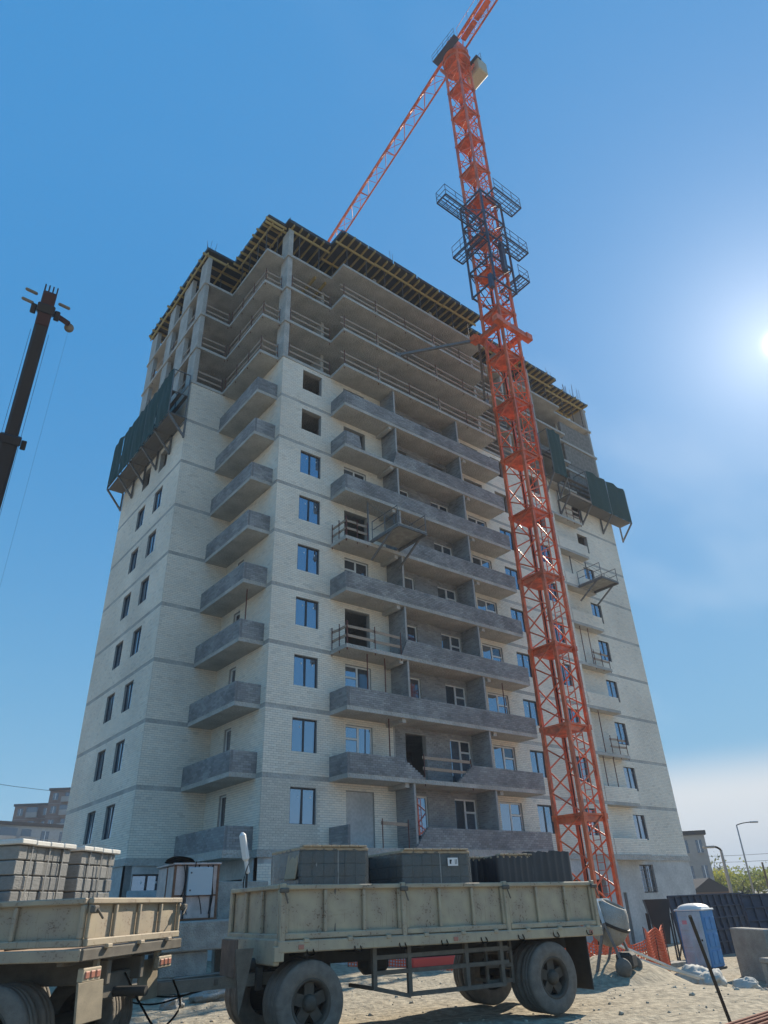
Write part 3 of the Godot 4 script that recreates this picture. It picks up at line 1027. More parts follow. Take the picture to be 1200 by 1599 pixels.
func tower_crane() -> void:
	var g := hgt(MAST.x, MAST.z)
	var T := thing("tower_crane", "tall orange-red lattice tower crane standing in front of the apartment block", "crane", Vector3(MAST.x, g, MAST.z))
	box("foundation", T, Vector3(0, -0.2, 0), Vector3(5.0, 0.7, 5.0), M.old_concrete)
	var pitch := 4.07
	var first := 1.06 - g
	mast_section(T, 0.15, first - 0.15, false)
	var proto := mast_section(T, first, pitch, true)
	var n := 17
	for i in range(1, n):
		var c := proto.duplicate()
		c.name = "mast_section"
		T.add_child(c, true)
		c.position.y = first + pitch * i
		var tone: Material = [M.crane_red, M.crane_red_faded, M.crane_red_deep][(i * 7 + i / 3) % 3]
		for e in c.get_children():
			if e is MeshInstance3D:
				e.material_override = tone
	var top := first + pitch * n
	# slewing unit
	var sl := part("slewing_unit", T)
	sl.position.y = top
	put("ring", lathe([Vector2(0.0, 0.0), Vector2(1.25, 0.0), Vector2(1.25, 0.35), Vector2(0.95, 0.4), Vector2(0.95, 0.75), Vector2(1.3, 0.8), Vector2(1.3, 1.1), Vector2(0.0, 1.1)], 20, false), M.crane_red, sl)
	for s in [[-1, -1], [1, -1], [1, 1], [-1, 1]]:
		bar("corbel", sl, Vector3(s[0] * 0.8, -0.9, s[1] * 0.8), Vector3(s[0] * 1.1, 0.05, s[1] * 1.1), 0.2, M.crane_red)
	box("turret", sl, Vector3(0, 1.9, 0), Vector3(1.7, 1.6, 1.9), M.crane_red)
	for s in [-1, 1]:
		bar("turret_leg", sl, Vector3(s * 0.8, 1.1, 1.0), Vector3(s * 0.5, 4.4, 0.2), 0.18, M.crane_red)
		bar("turret_leg", sl, Vector3(s * 0.8, 1.1, -1.0), Vector3(s * 0.5, 4.4, -0.2), 0.18, M.crane_red)
	# gallery round the turret
	for s in [-1, 1]:
		box("gallery_floor", sl, Vector3(s * 1.45, 1.1, 0.1), Vector3(0.7, 0.05, 3.0), M.crane_dark)
		for q in 5:
			tube("gallery_post", sl, Vector3(s * 1.78, 1.1, -1.4 + 0.75 * q), Vector3(s * 1.78, 2.2, -1.4 + 0.75 * q), 0.02, M.crane_dark)
		for h in [1.65, 2.2]:
			tube("gallery_rail", sl, Vector3(s * 1.78, h, -1.4), Vector3(s * 1.78, h, 1.6), 0.02, M.crane_dark)
	# cab on the right of the turret
	var cab := part("cab", sl)
	cab.position = Vector3(2.0, -0.6, 0.6)
	put("cab_body", chamfered(Vector3(1.25, 1.9, 1.8), 0.08), M.cab_cream, cab, Transform3D(Basis(), Vector3(0, 0.95, 0)))
	box("cab_window", cab, Vector3(0, 1.15, -0.905), Vector3(1.0, 1.1, 0.02), M.glass_dark)
	box("cab_window", cab, Vector3(-0.63, 1.2, -0.2), Vector3(0.02, 0.9, 1.1), M.glass_dark)
	box("cab_bracket", cab, Vector3(-0.55, 1.75, 0.1), Vector3(1.2, 0.14, 0.2), M.crane_red)
	# jib and counter jib turn together
	var turn := Basis(Vector3.UP, atan2(-0.111, 0.994))
	var jib := part("jib", T)
	jib.transform = Transform3D(turn, Vector3(0.05, top + 2.7, 0))
	truss(jib, 0.9, 46.0, 1.0)
	var cj := part("counter_jib", T)
	cj.transform = Transform3D(turn * Basis(Vector3.UP, PI), Vector3(0.05, top + 2.7, 0))
	truss(cj, 0.9, 13.5, 1.0)
	for k in 5:
		box("walkway_plate", cj, Vector3(0, 0.1, -2.2 - 2.0 * k), Vector3(0.55, 0.04, 1.9), M.crane_red)
	for k in 4:
		box("counterweight", cj, Vector3(0, -0.9, -11.2 - 0.62 * k), Vector3(1.2, 2.2, 0.55), M.old_concrete)
	box("winch", cj, Vector3(0, 0.55, -8.6), Vector3(1.0, 0.8, 1.4), M.crane_dark)
	for s in [-1, 1]:
		tube("handrail", cj, Vector3(s * 0.78, 1.1, -1.4), Vector3(s * 0.78, 1.1, -12.5), 0.02, M.crane_red)
		for k in 8:
			tube("rail_post", cj, Vector3(s * 0.78, 0.0, -1.4 - 1.55 * k), Vector3(s * 0.78, 1.1, -1.4 - 1.55 * k), 0.018, M.crane_red)
	# trolley with its rope and hook, far out over the roof
	var tr := part("trolley", T)
	tr.transform = Transform3D(turn, Vector3(0.05, top + 2.7, 0)) * Transform3D(Basis(), Vector3(0, -0.35, -40.0))
	box("trolley_frame", tr, Vector3.ZERO, Vector3(1.5, 0.25, 1.4), M.crane_red)
	tube("hoist_rope", tr, Vector3(0, -0.1, 0), Vector3(0, -20.0, 0), 0.015, M.cable)
	box("hook_block", tr, Vector3(0, -20.2, 0), Vector3(0.3, 0.6, 0.18), M.crane_red)
	climbing_cage(T, g)
	# collar and tie bars to the block
	var col := part("tie_collar", T)
	col.position.y = 35.6 - g
	for s in [-1, 1]:
		box("collar_beam", col, Vector3(0, 0, s * 1.05), Vector3(3.0, 0.42, 0.3), M.crane_red)
		box("collar_beam", col, Vector3(s * 1.05, 0.02, 0), Vector3(0.3, 0.40, 1.8), M.crane_red)
	for s in [[-1.35, -1.25], [1.35, -1.25], [1.5, 1.05], [-1.5, 1.05]]:
		box("lug", col, Vector3(s[0], 0, s[1]), Vector3(0.55, 0.5, 0.45), M.crane_red)
	for q in [[Vector3(-1.3, 0, -1.3), Vector3(8.0, 0, 1.3)], [Vector3(-0.9, 0, -1.3), Vector3(16.5, 0, 1.3)], [Vector3(1.3, 0, -1.3), Vector3(20.6, 0, -0.1)]]:
		var wall: Vector3 = q[1] + Vector3(0, lv(11) + 0.25, 0) - Vector3(MAST.x, 35.6, MAST.z)
		bar("tie_bar", col, q[0], wall, 0.17, M.grey_steel)
		box("tie_shoe", col, wall + Vector3(0, -0.1, 0), Vector3(0.4, 0.35, 0.4), M.grey_steel)
	# supply cable down the mast
	put("power_cable", hose([Vector3(0.6, top, -0.7), Vector3(0.62, top * 0.5, -0.72), Vector3(0.7, 8.0, -0.66), Vector3(0.66, 0.1, -0.6)], 0.03), M.cable, T)

func truss(p: Node3D, z0: float, length: float, from: float) -> void:
	# triangular lattice along -z: two lower chords, one upper chord
	var w := 0.62
	var top := 1.35
	var m: Material = M.crane_red
	for s in [-1, 1]:
		bar("lower_chord", p, Vector3(s * w, 0, 0.6), Vector3(s * w, 0, -length), 0.15, m)
	bar("upper_chord", p, Vector3(0, top, 0.4), Vector3(0, top, -length + 1.0), 0.14, m)
	var pitch := 1.9
	var n := int(length / pitch)
	for k in n:
		var a := -from * 0.4 - k * pitch
		var b := a - pitch
		var mid := (a + b) * 0.5
		if k % 3 == 0:
			bar("cross_member", p, Vector3(-w, 0, a), Vector3(w, 0, a), 0.09, m)
		for s in [-1, 1]:
			tube("lacing", p, Vector3(s * w, 0, a), Vector3(0, top, mid), 0.03, m)
			tube("lacing", p, Vector3(0, top, mid), Vector3(s * w, 0, b), 0.03, m)
		var e := 1 if k % 2 else -1
		tube("lacing", p, Vector3(e * w, 0, a), Vector3(-e * w, 0, b), 0.028, m)

func walkway(p: Node3D, c: Vector3, s: Vector2, rail_sides: Array) -> void:
	# a small landing of open grating with a guard rail
	var m: Material = M.crane_dark
	for e in [-1, 1]:
		bar("landing_frame", p, c + Vector3(-s.x * 0.5, 0, e * s.y * 0.5), c + Vector3(s.x * 0.5, 0, e * s.y * 0.5), 0.09, m)
		bar("landing_frame", p, c + Vector3(e * s.x * 0.5, 0, -s.y * 0.5), c + Vector3(e * s.x * 0.5, 0, s.y * 0.5), 0.09, m)
	var long := s.x > s.y
	var n := int((s.x if long else s.y) / 0.45)
	for i in range(1, n):
		var t := float(i) / n - 0.5
		if long:
			bar("grating_bar", p, c + Vector3(s.x * t, 0.01, -s.y * 0.5), c + Vector3(s.x * t, 0.01, s.y * 0.5), 0.035, m)
		else:
			bar("grating_bar", p, c + Vector3(-s.x * 0.5, 0.01, s.y * t), c + Vector3(s.x * 0.5, 0.01, s.y * t), 0.035, m)
	for i in 4:
		var t := -0.36 + 0.24 * i
		if long:
			bar("grating_bar", p, c + Vector3(-s.x * 0.5, 0.02, s.y * t), c + Vector3(s.x * 0.5, 0.02, s.y * t), 0.05, m)
		else:
			bar("grating_bar", p, c + Vector3(s.x * t, 0.02, -s.y * 0.5), c + Vector3(s.x * t, 0.02, s.y * 0.5), 0.05, m)
	for q in rail_sides:
		var a: Vector3 = c + Vector3(q[0] * s.x * 0.5, 0, q[1] * s.y * 0.5)
		var b: Vector3 = c + Vector3(q[2] * s.x * 0.5, 0, q[3] * s.y * 0.5)
		var k := maxi(1, roundi(a.distance_to(b) / 1.0))
		for i in k + 1:
			tube("rail_post", p, a.lerp(b, float(i) / k), a.lerp(b, float(i) / k) + Vector3(0, 1.15, 0), 0.022, m)
		for h in [0.55, 1.15]:
			tube("rail", p, a + Vector3(0, h, 0), b + Vector3(0, h, 0), 0.022, m)

func climbing_cage(T: Node3D, g: float) -> void:
	var c := part("climbing_cage", T)
	c.position.y = -g
	var m: Material = M.crane_dark
	var r := 1.12
	for s in [[-1, -1], [1, -1], [1, 1], [-1, 1]]:
		bar("cage_post", c, Vector3(s[0] * r, 39.6, s[1] * r), Vector3(s[0] * r, 49.8, s[1] * r), 0.12, m)
	for y in [39.7, 42.2, 44.6, 47.2, 49.7]:
		for s in [-1, 1]:
			bar("cage_ring", c, Vector3(-r, y, s * r), Vector3(r, y, s * r), 0.11, m)
			bar("cage_ring", c, Vector3(s * r, y, -r), Vector3(s * r, y, r), 0.11, m)
	for k in 4:
		var y0: float = [39.7, 42.2, 44.6, 47.2][k]
		var y1: float = [42.2, 44.6, 47.2, 49.7][k]
		for s in [-1, 1]:
			tube("cage_brace", c, Vector3(-s * r, y0, s * r), Vector3(s * r, y1, s * r), 0.04, m)
			tube("cage_brace", c, Vector3(s * r, y0, -s * r), Vector3(s * r, y1, s * r), 0.04, m)
	box("jack", c, Vector3(0, 42.6, 1.3), Vector3(0.35, 3.0, 0.3), m)
	# landings on the far and near sides, and the long one for bringing in new sections
	walkway(c, Vector3(1.75, 41.2, 0.6), Vector2(1.1, 2.0), [[1, -1, 1, 1], [-1, 1, 1, 1], [-1, -1, 1, -1]])
	walkway(c, Vector3(0.6, 43.6, 1.7), Vector2(2.8, 0.95), [[-1, 1, 1, 1], [1, -1, 1, 1], [-1, -1, -1, 1]])
	walkway(c, Vector3(-1.75, 43.6, -0.2), Vector2(1.0, 2.6), [[-1, -1, -1, 1], [-1, 1, 1, 1]])
	walkway(c, Vector3(0.75, 49.0, 1.7), Vector2(3.0, 1.0), [[-1, 1, 1, 1], [1, -1, 1, 1]])
	walkway(c, Vector3(-3.0, 46.0, 0.5), Vector2(4.0, 0.95), [[-1, -1, -1, 1], [-1, 1, 0.6, 1], [-1, -1, 0.6, -1]])
	for s in [-1, 1]:
		bar("stay", c, Vector3(-2.6, 46.0, 0.5 + s * 0.45), Vector3(-1.12, 44.6, s * 0.9), 0.05, m)
		bar("guide_arm", c, Vector3(s * 1.3, 38.9, -s * 0.9), Vector3(s * 1.3, 40.2, -s * 0.9), 0.28, m)

# ---------------------------------------------------------------- mobile crane at the left, its boom over the site
func mobile_crane() -> void:
	var foot := Vector3(-11.24, 2.98, -13.0)
	var head := Vector3(-12.95, 24.75, 2.2)
	var K := thing("mobile_crane", "dark telescopic boom of a mobile crane reaching up at the left edge", "crane")
	var d := (head - foot)
	var turn := along(foot, head)
	# three nested boom stages, each with its end collar
	var stages := [[0.0, 0.52, 0.86], [0.45, 0.78, 0.7], [0.74, 1.0, 0.54]]
	for s in stages:
		var a: Vector3 = foot + d * s[0]
		var b: Vector3 = foot + d * s[1]
		put("boom_stage", chamfered(Vector3(s[2], a.distance_to(b), s[2] * 1.15), 0.1), M.crane_boom, K, Transform3D(turn, (a + b) * 0.5))
		put("end_collar", chamfered(Vector3(s[2] + 0.16, 0.4, s[2] * 1.15 + 0.16), 0.04), M.crane_boom, K, Transform3D(turn, b))
		for e in [-1, 1]:
			put("guide_lug", chamfered(Vector3(0.22, 0.42, 0.3), 0.03), M.crane_boom, K, Transform3D(turn, b + turn.x * e * (s[2] * 0.5 + 0.2) - turn.y * 0.12))
	var hd := part("boom_head", K)
	hd.transform = Transform3D(turn, head)
	put("head_block", chamfered(Vector3(0.54, 1.5, 0.7), 0.06), M.boom_red, hd)
	for e in [[0.7, 0.55], [0.75, 0.12], [-0.65, 0.4]]:
		put("sheave", chamfered(Vector3(0.5, 0.12, 0.26), 0.04), M.boom_cream, hd, Transform3D(Basis(Vector3.BACK, 0.12), Vector3(e[0], e[1], 0)))
	put("nose", chamfered(Vector3(0.8, 0.22, 0.3), 0.04), M.boom_red, hd, Transform3D(Basis(Vector3.BACK, 0.3), Vector3(-0.65, -0.15, 0.1)))
	put("nose_wheel", lathe([Vector2(0, -0.05), Vector2(0.2, -0.05), Vector2(0.2, 0.05), Vector2(0, 0.05)], 14), M.boom_cream, hd, Transform3D(Basis(Vector3.RIGHT, PI / 2), Vector3(-1.05, -0.42, 0.1)))
	for i in 4:
		box("head_plate", hd, Vector3(-0.24 + 0.16 * i, 0.85, 0), Vector3(0.05, 0.35, 0.5), M.crane_boom)
	for e in [-1, 1]:
		tube("luffing_rope", K, head + turn.x * e * 0.36 - turn.y * 1.0, foot + d * 0.5 + turn.x * e * 0.42, 0.008, M.cable)
	tube("hoist_rope", K, head - turn.x * 1.05 - turn.y * 0.6, Vector3(head.x + 1.0, 3.0, head.z + 0.4), 0.003, M.cable)
	put("hook_block", chamfered(Vector3(0.3, 0.6, 0.2), 0.05), M.boom_red, K, Transform3D(Basis(), Vector3(head.x + 1.0, 2.8, head.z + 0.4)))
	# carrier on the ground, out of view at the left
	var base := Vector3(foot.x, 0, foot.z)
	cbox("turret", K, base + Vector3(0, 2.2, -0.6), Vector3(2.2, 1.6, 2.8), M.crane_boom, 0.08)
	cbox("chassis", K, base + Vector3(0, 1.1, -1.5), Vector3(2.5, 0.5, 10.0), M.crane_boom, 0.05)
	cbox("cab", K, base + Vector3(0, 2.0, -7.2), Vector3(2.5, 2.0, 1.8), M.boom_cream, 0.1)
	for z in [2.4, 0.9, -3.6, -5.4]:
		for s in [-1, 1]:
			put("wheel", wheel_tyre(), M.tyre, K, Transform3D(Basis(Vector3.BACK, s * PI / 2), base + Vector3(s * 1.05, 0.55, z)))

# ---------------------------------------------------------------- wheels
func wheel_tyre() -> Mesh:
	if mesh_cache.has("tyre"):
		return mesh_cache.tyre
	var R := 0.55
	var W := 0.15
	mesh_cache.tyre = lathe([Vector2(0.30, -W * 0.85), Vector2(0.315, -W), Vector2(0.40, -W * 1.06), Vector2(0.49, -W * 0.98), Vector2(0.525, -W * 0.9), Vector2(R - 0.006, -W * 0.78), Vector2(R, -W * 0.6), Vector2(R, -W * 0.34), Vector2(R - 0.018, -W * 0.3), Vector2(R - 0.018, -W * 0.2), Vector2(R, -W * 0.16), Vector2(R, W * 0.16), Vector2(R - 0.018, W * 0.2), Vector2(R - 0.018, W * 0.3), Vector2(R, W * 0.34), Vector2(R, W * 0.6), Vector2(R - 0.006, W * 0.78), Vector2(0.525, W * 0.9), Vector2(0.49, W * 0.98), Vector2(0.40, W * 1.06), Vector2(0.315, W), Vector2(0.30, W * 0.85)], 48)
	return mesh_cache.tyre

func wheel(parent: Node3D, c: Vector3, axle: Vector3, dual: bool) -> void:
	# axle points outward; tyre, cast spider rim and hub; a twin tyre inside
	var w := part("wheel", parent)
	var y := axle.normalized()
	var s := y.cross(Vector3.UP).normalized()
	w.transform = Transform3D(Basis(s, y, s.cross(y)), c)
	for q in ([0.0, -0.34] if dual else [0.0]):
		put("tyre", wheel_tyre(), M.tyre, w, Transform3D(Basis(), Vector3(0, q, 0)))
	put("rim", lathe([Vector2(0.315, 0.125), Vector2(0.325, 0.15), Vector2(0.30, 0.155), Vector2(0.27, 0.12), Vector2(0.265, 0.0), Vector2(0.265, -0.12)], 40), M.rim, w)
	var sp := start()
	for k in 5:
		var a := TAU * k / 5.0 + 0.3
		sbox(sp, Vector3(cos(a) * 0.185, 0.03, sin(a) * 0.185), Vector3(0.17, 0.08, 0.155), Basis(Vector3.UP, -a))
	put("spokes", sp.commit(), M.rim, w)
	put("hub", lathe([Vector2(0.0, 0.17), Vector2(0.08, 0.165), Vector2(0.1, 0.14), Vector2(0.115, 0.1), Vector2(0.12, -0.05), Vector2(0.0, -0.05)], 20), M.rim, w)
	put("brake_drum", lathe([Vector2(0.0, -0.06), Vector2(0.26, -0.06), Vector2(0.26, -0.1), Vector2(0.0, -0.1)], 24), M.chassis, w)
# ---------------------------------------------------------------- trailer and truck
func gate(parent: Node3D, called: String, a: Vector3, b: Vector3, N: Vector3, h0: float, h1: float, bays: int, m: Material) -> Node3D:
	# a drop side: thin sheet with a frame and ribs standing proud of it. a, b: lower corners
	var p := part(called, parent)
	var U := (b - a).normalized()
	var w := a.distance_to(b)
	p.transform = Transform3D(Basis(U, Vector3.UP, N), a)
	var tilt := (h1 - h0)
	var s := start()
	var lean := 0.012
	# pressed sheet: panels stand back between the ribs and bulge a little
	var nx := bays * 6
	var ny := 6
	s.set_smooth_group(0)
	var pts := []
	for j in ny + 1:
		for i in nx + 1:
			var u := float(i) / nx
			var v := float(j) / ny
			var hh := lerpf(h0, h1, u)
			var bulge := 0.012 * absf(sin(u * bays * PI)) * sin(v * PI) + rng.randf_range(-0.0015, 0.0015)
			pts.append(Vector3(u * w, v * hh, -0.062 + bulge))
	for j in ny:
		for i in nx:
			var q := j * (nx + 1) + i
			for k in [q, q + nx + 1, q + nx + 2, q, q + nx + 2, q + 1]:
				s.add_vertex(pts[k])
	s.index()
	s.generate_normals()
	put("sheet", s.commit(), m, p)
	box("inner_sheet", p, Vector3(w * 0.5, (h0 + h1) * 0.25, -0.078), Vector3(w - 0.02, minf(h0, h1) - 0.02, 0.01), m)
	put("top_rail", chamfered(Vector3(w, 0.07, 0.075), 0.012), m, p, Transform3D(Basis(Vector3.BACK, atan2(tilt, w)), Vector3(w * 0.5, (h0 + h1) * 0.5 - 0.035, -0.02)))
	put("bottom_rail", chamfered(Vector3(w, 0.085, 0.07), 0.012), m, p, Transform3D(Basis(), Vector3(w * 0.5, 0.0425, -0.02)))
	for i in bays + 1:
		var u := clampf(w * i / bays, 0.03, w - 0.03)
		var hh := lerpf(h0, h1, u / w) - 0.16
		put("rib", chamfered(Vector3(0.055 if i % bays else 0.06, hh, 0.05), 0.01), m, p, Transform3D(Basis(), Vector3(u, 0.085 + hh * 0.5, -0.022)))
	return p

func trailer() -> void:
	var t := thing("flatbed_trailer", "grey-green flatbed trailer with drop sides carrying wrapped pallets of blocks", "trailer", Vector3(-8.87, 0, 16.98), deg_to_rad(-9.0))
	var m: Material = M.trailer_paint
	var L := 6.6
	var W := 2.45
	var deck := 1.34
	var fall := -0.075      # the bed slopes down a little to the rear
	# drop sides, near and far: three gates each
	for side in 2:
		var z := 0.0 if side == 0 else -W
		var N := Vector3.BACK if side == 0 else Vector3.FORWARD
		for i in 3:
			var x0 := 0.09 + i * 2.18
			var x1 := x0 + 2.09
			var a := Vector3(x0, deck + 0.04 + fall * x0 / L, z)
			var b := Vector3(x1, deck + 0.04 + fall * x1 / L, z)
			if side == 1:
				var q := a
				a = b
				b = q
			gate(t, "side_gate", a, b, N, 0.74, 0.74, 3, m)
		for i in 4:
			var x := 0.045 + i * 2.17
			cbox("gate_post", t, Vector3(x, deck + 0.4 + fall * x / L, z), Vector3(0.085, 0.8, 0.09), m, 0.012)
	gate(t, "front_board", Vector3(0.0, deck + 0.03, -W + 0.05), Vector3(0.0, deck + 0.03, -0.05), Vector3.LEFT, 0.76, 0.76, 3, m)
	gate(t, "tail_gate", Vector3(L, deck - 0.04, -0.05), Vector3(L, deck - 0.04, -W + 0.05), Vector3.RIGHT, 0.72, 0.72, 3, m)
	# hinges of the gates
	for i in 3:
		for q in [0.35, 1.1, 1.8]:
			var x: float = 0.09 + i * 2.18 + q
			cbox("hinge", t, Vector3(x, deck + 0.02 + fall * x / L, 0.045), Vector3(0.09, 0.06, 0.05), m, 0.01)
	for i in 4:
		var x := 0.045 + i * 2.17
		cbox("latch", t, Vector3(x, deck + 0.7 + fall * x / L, 0.06), Vector3(0.15, 0.07, 0.06), M.dusty_chassis, 0.015)
		tube("latch_handle", t, Vector3(x, deck + 0.68 + fall * x / L, 0.09), Vector3(x + 0.05, deck + 0.52 + fall * x / L, 0.1), 0.012, M.dusty_chassis)
	for i in 8:
		var x := 0.5 + i * 0.82
		put("rope_hook", hose([Vector3(x - 0.05, deck - 0.1, 0.05), Vector3(x - 0.05, deck - 0.17, 0.09), Vector3(x + 0.05, deck - 0.17, 0.09), Vector3(x + 0.05, deck - 0.1, 0.05)], 0.009), M.chassis, t)
	for x in [0.35, 3.2, 6.3]:
		cbox("reflector", t, Vector3(x, deck - 0.06 + fall * x / L, 0.062), Vector3(0.09, 0.06, 0.015), M.lamp_red, 0.004)
	# floor and frame
	var tilt := Basis(Vector3.BACK, atan2(fall, L))
	cbox("bed_floor", t, Vector3(L * 0.5, deck - 0.03 + fall * 0.5, -W * 0.5), Vector3(L, 0.06, W - 0.12), M.board, 0.01, tilt)
	for z in [0.0, -W]:
		cbox("side_beam", t, Vector3(L * 0.5, deck - 0.05 + fall * 0.5, z), Vector3(L + 0.04, 0.16, 0.11), m, 0.015, tilt)
	cbox("headboard_beam", t, Vector3(-0.02, deck - 0.12, -W * 0.5), Vector3(0.09, 0.34, W), m, 0.015)
	for z in [-0.75, -1.7]:
		cbox("chassis_rail", t, Vector3(L * 0.5, 1.08, z), Vector3(L - 0.3, 0.24, 0.11), M.chassis, 0.015, tilt)
	for x in [0.5, 1.4, 2.6, 3.8, 5.0, 6.2]:
		cbox("cross_member", t, Vector3(x, 1.2, -W * 0.5), Vector3(0.09, 0.12, W - 0.14), M.chassis, 0.01)
	# corner bracket hanging at the front, as a tapered plate
	var st := start()
	var f0 := [Vector3(0.02, 1.27, 0.06), Vector3(0.30, 1.27, 0.06), Vector3(0.24, 0.95, 0.06), Vector3(0.12, 0.45, 0.06)]
	var f1 := []
	for v in f0:
		f1.append(v + Vector3(0, 0, -0.05))
	var mid := Vector3(0.17, 1.0, 0.035)
	poly(st, f0, mid)
	poly(st, f1, mid)
	for i in 4:
		poly(st, [f0[i], f0[(i + 1) % 4], f1[(i + 1) % 4], f1[i]], mid)
	put("mudguard", st.commit(), M.dusty_chassis, t, Transform3D(Basis(), Vector3(-0.62, 0.02, -0.25)))
	cbox("corner_step", t, Vector3(0.0, 1.2, 0.0), Vector3(0.16, 0.2, 0.1), m, 0.01)
	# turntable, axles, springs
	put("turntable", lathe([Vector2(0.35, -0.05), Vector2(0.55, -0.05), Vector2(0.55, 0.05), Vector2(0.35, 0.05)], 28, false), M.chassis, t, Transform3D(Basis(), Vector3(0.62, 0.9, -W * 0.5)))
	for x in [0.55, 5.3]:
		tube("axle", t, Vector3(x, 0.55, -0.2), Vector3(x, 0.55, -W + 0.2), 0.065, M.chassis)
		for z in [-0.7, -1.75]:
			for k in 4:
				cbox("leaf_spring", t, Vector3(x, 0.66 + 0.022 * k, z), Vector3(0.5 + 0.24 * k, 0.018, 0.08), M.chassis, 0.004)
			cbox("spring_hanger", t, Vector3(x - 0.58, 0.86, z), Vector3(0.1, 0.3, 0.1), M.chassis, 0.01)
			cbox("spring_hanger", t, Vector3(x + 0.58, 0.86, z), Vector3(0.1, 0.3, 0.1), M.chassis, 0.01)
		wheel(t, Vector3(x, 0.55, -0.13), Vector3.BACK, true)
		wheel(t, Vector3(x, 0.55, -W + 0.13), Vector3.FORWARD, true)
	cbox("air_tank", t, Vector3(2.1, 0.92, -0.9), Vector3(0.55, 0.3, 0.3), M.chassis, 0.1)
	# side guard cage under the middle of the bed
	var sg := part("side_guard", t)
	for x in [1.7, 2.35, 3.5, 4.25]:
		bar("guard_post", sg, Vector3(x, 1.28, -0.12), Vector3(x, 0.5 if x > 2.0 else 0.62, -0.12), 0.07, M.dusty_chassis)
	for q in [[1.7, 4.4, 1.05], [1.7, 4.4, 0.84], [2.35, 4.3, 0.52]]:
		bar("guard_rail", sg, Vector3(q[0], q[2], -0.12), Vector3(q[1], q[2], -0.12), 0.06, M.dusty_chassis)
	bar("guard_rail", sg, Vector3(1.7, 0.64, -0.12), Vector3(2.35, 0.5, -0.12), 0.06, M.dusty_chassis)
	bar("guard_rail", sg, Vector3(1.7, 0.64, -0.14), Vector3(1.7, 0.64, -1.0), 0.05, M.dusty_chassis)
	bar("guard_rail", sg, Vector3(4.3, 0.54, -0.12), Vector3(4.3, 0.54, -1.0), 0.05, M.dusty_chassis)
	var fl := part("folding_step", t)
	for y in [0.55, 0.78, 1.02]:
		bar("tread", fl, Vector3(4.05, y, -0.3), Vector3(4.6, y, -0.3), 0.06, M.dusty_chassis)
	for x in [4.05, 4.6]:
		bar("stile", fl, Vector3(x, 1.2, -0.3), Vector3(x, 0.5, -0.3), 0.05, M.dusty_chassis)
	# rear mud flaps
	for z in [-0.35, -2.1]:
		cbox("mud_flap", t, Vector3(6.25, 0.72, z), Vector3(0.03, 0.85, 0.6), M.chassis, 0.008)
	cbox("mud_flap", t, Vector3(-0.45, 1.15, -0.95), Vector3(0.05, 0.5, 0.7), M.brown_flap, 0.01)
	# drawbar: two arms that meet at an eye under the truck's tail
	var eye := Vector3(-2.05, 0.78, -1.5)
	for z in [-0.75, -1.7]:
		bar("drawbar_arm", t, Vector3(0.5, 0.86, z), eye, 0.13, M.drawbar, 0.16)
	bar("drawbar_brace", t, Vector3(-0.6, 0.84, -1.0), Vector3(-0.6, 0.84, -1.6), 0.08, M.dusty_chassis)
	tube("drawbar_eye", t, eye + Vector3(0.05, 0.02, 0), eye + Vector3(-0.18, 0.02, 0), 0.06, M.chassis)
	tube("brake_cylinder", t, Vector3(-0.35, 1.02, -0.85), Vector3(0.35, 1.08, -0.85), 0.09, M.chassis)
	put("brake_hose", hose([Vector3(0.1, 1.0, -1.0), Vector3(-0.5, 0.8, -1.1), Vector3(-1.2, 0.68, -1.3), Vector3(-1.8, 0.8, -1.45), Vector3(-2.3, 1.0, -1.5)], 0.012), M.cable, t)
	put("brake_hose", hose([Vector3(0.1, 0.95, -1.3), Vector3(-0.7, 0.75, -1.35), Vector3(-1.4, 0.6, -1.4), Vector3(-1.9, 0.7, -1.5), Vector3(-2.3, 0.98, -1.6)], 0.012), M.cable, t)

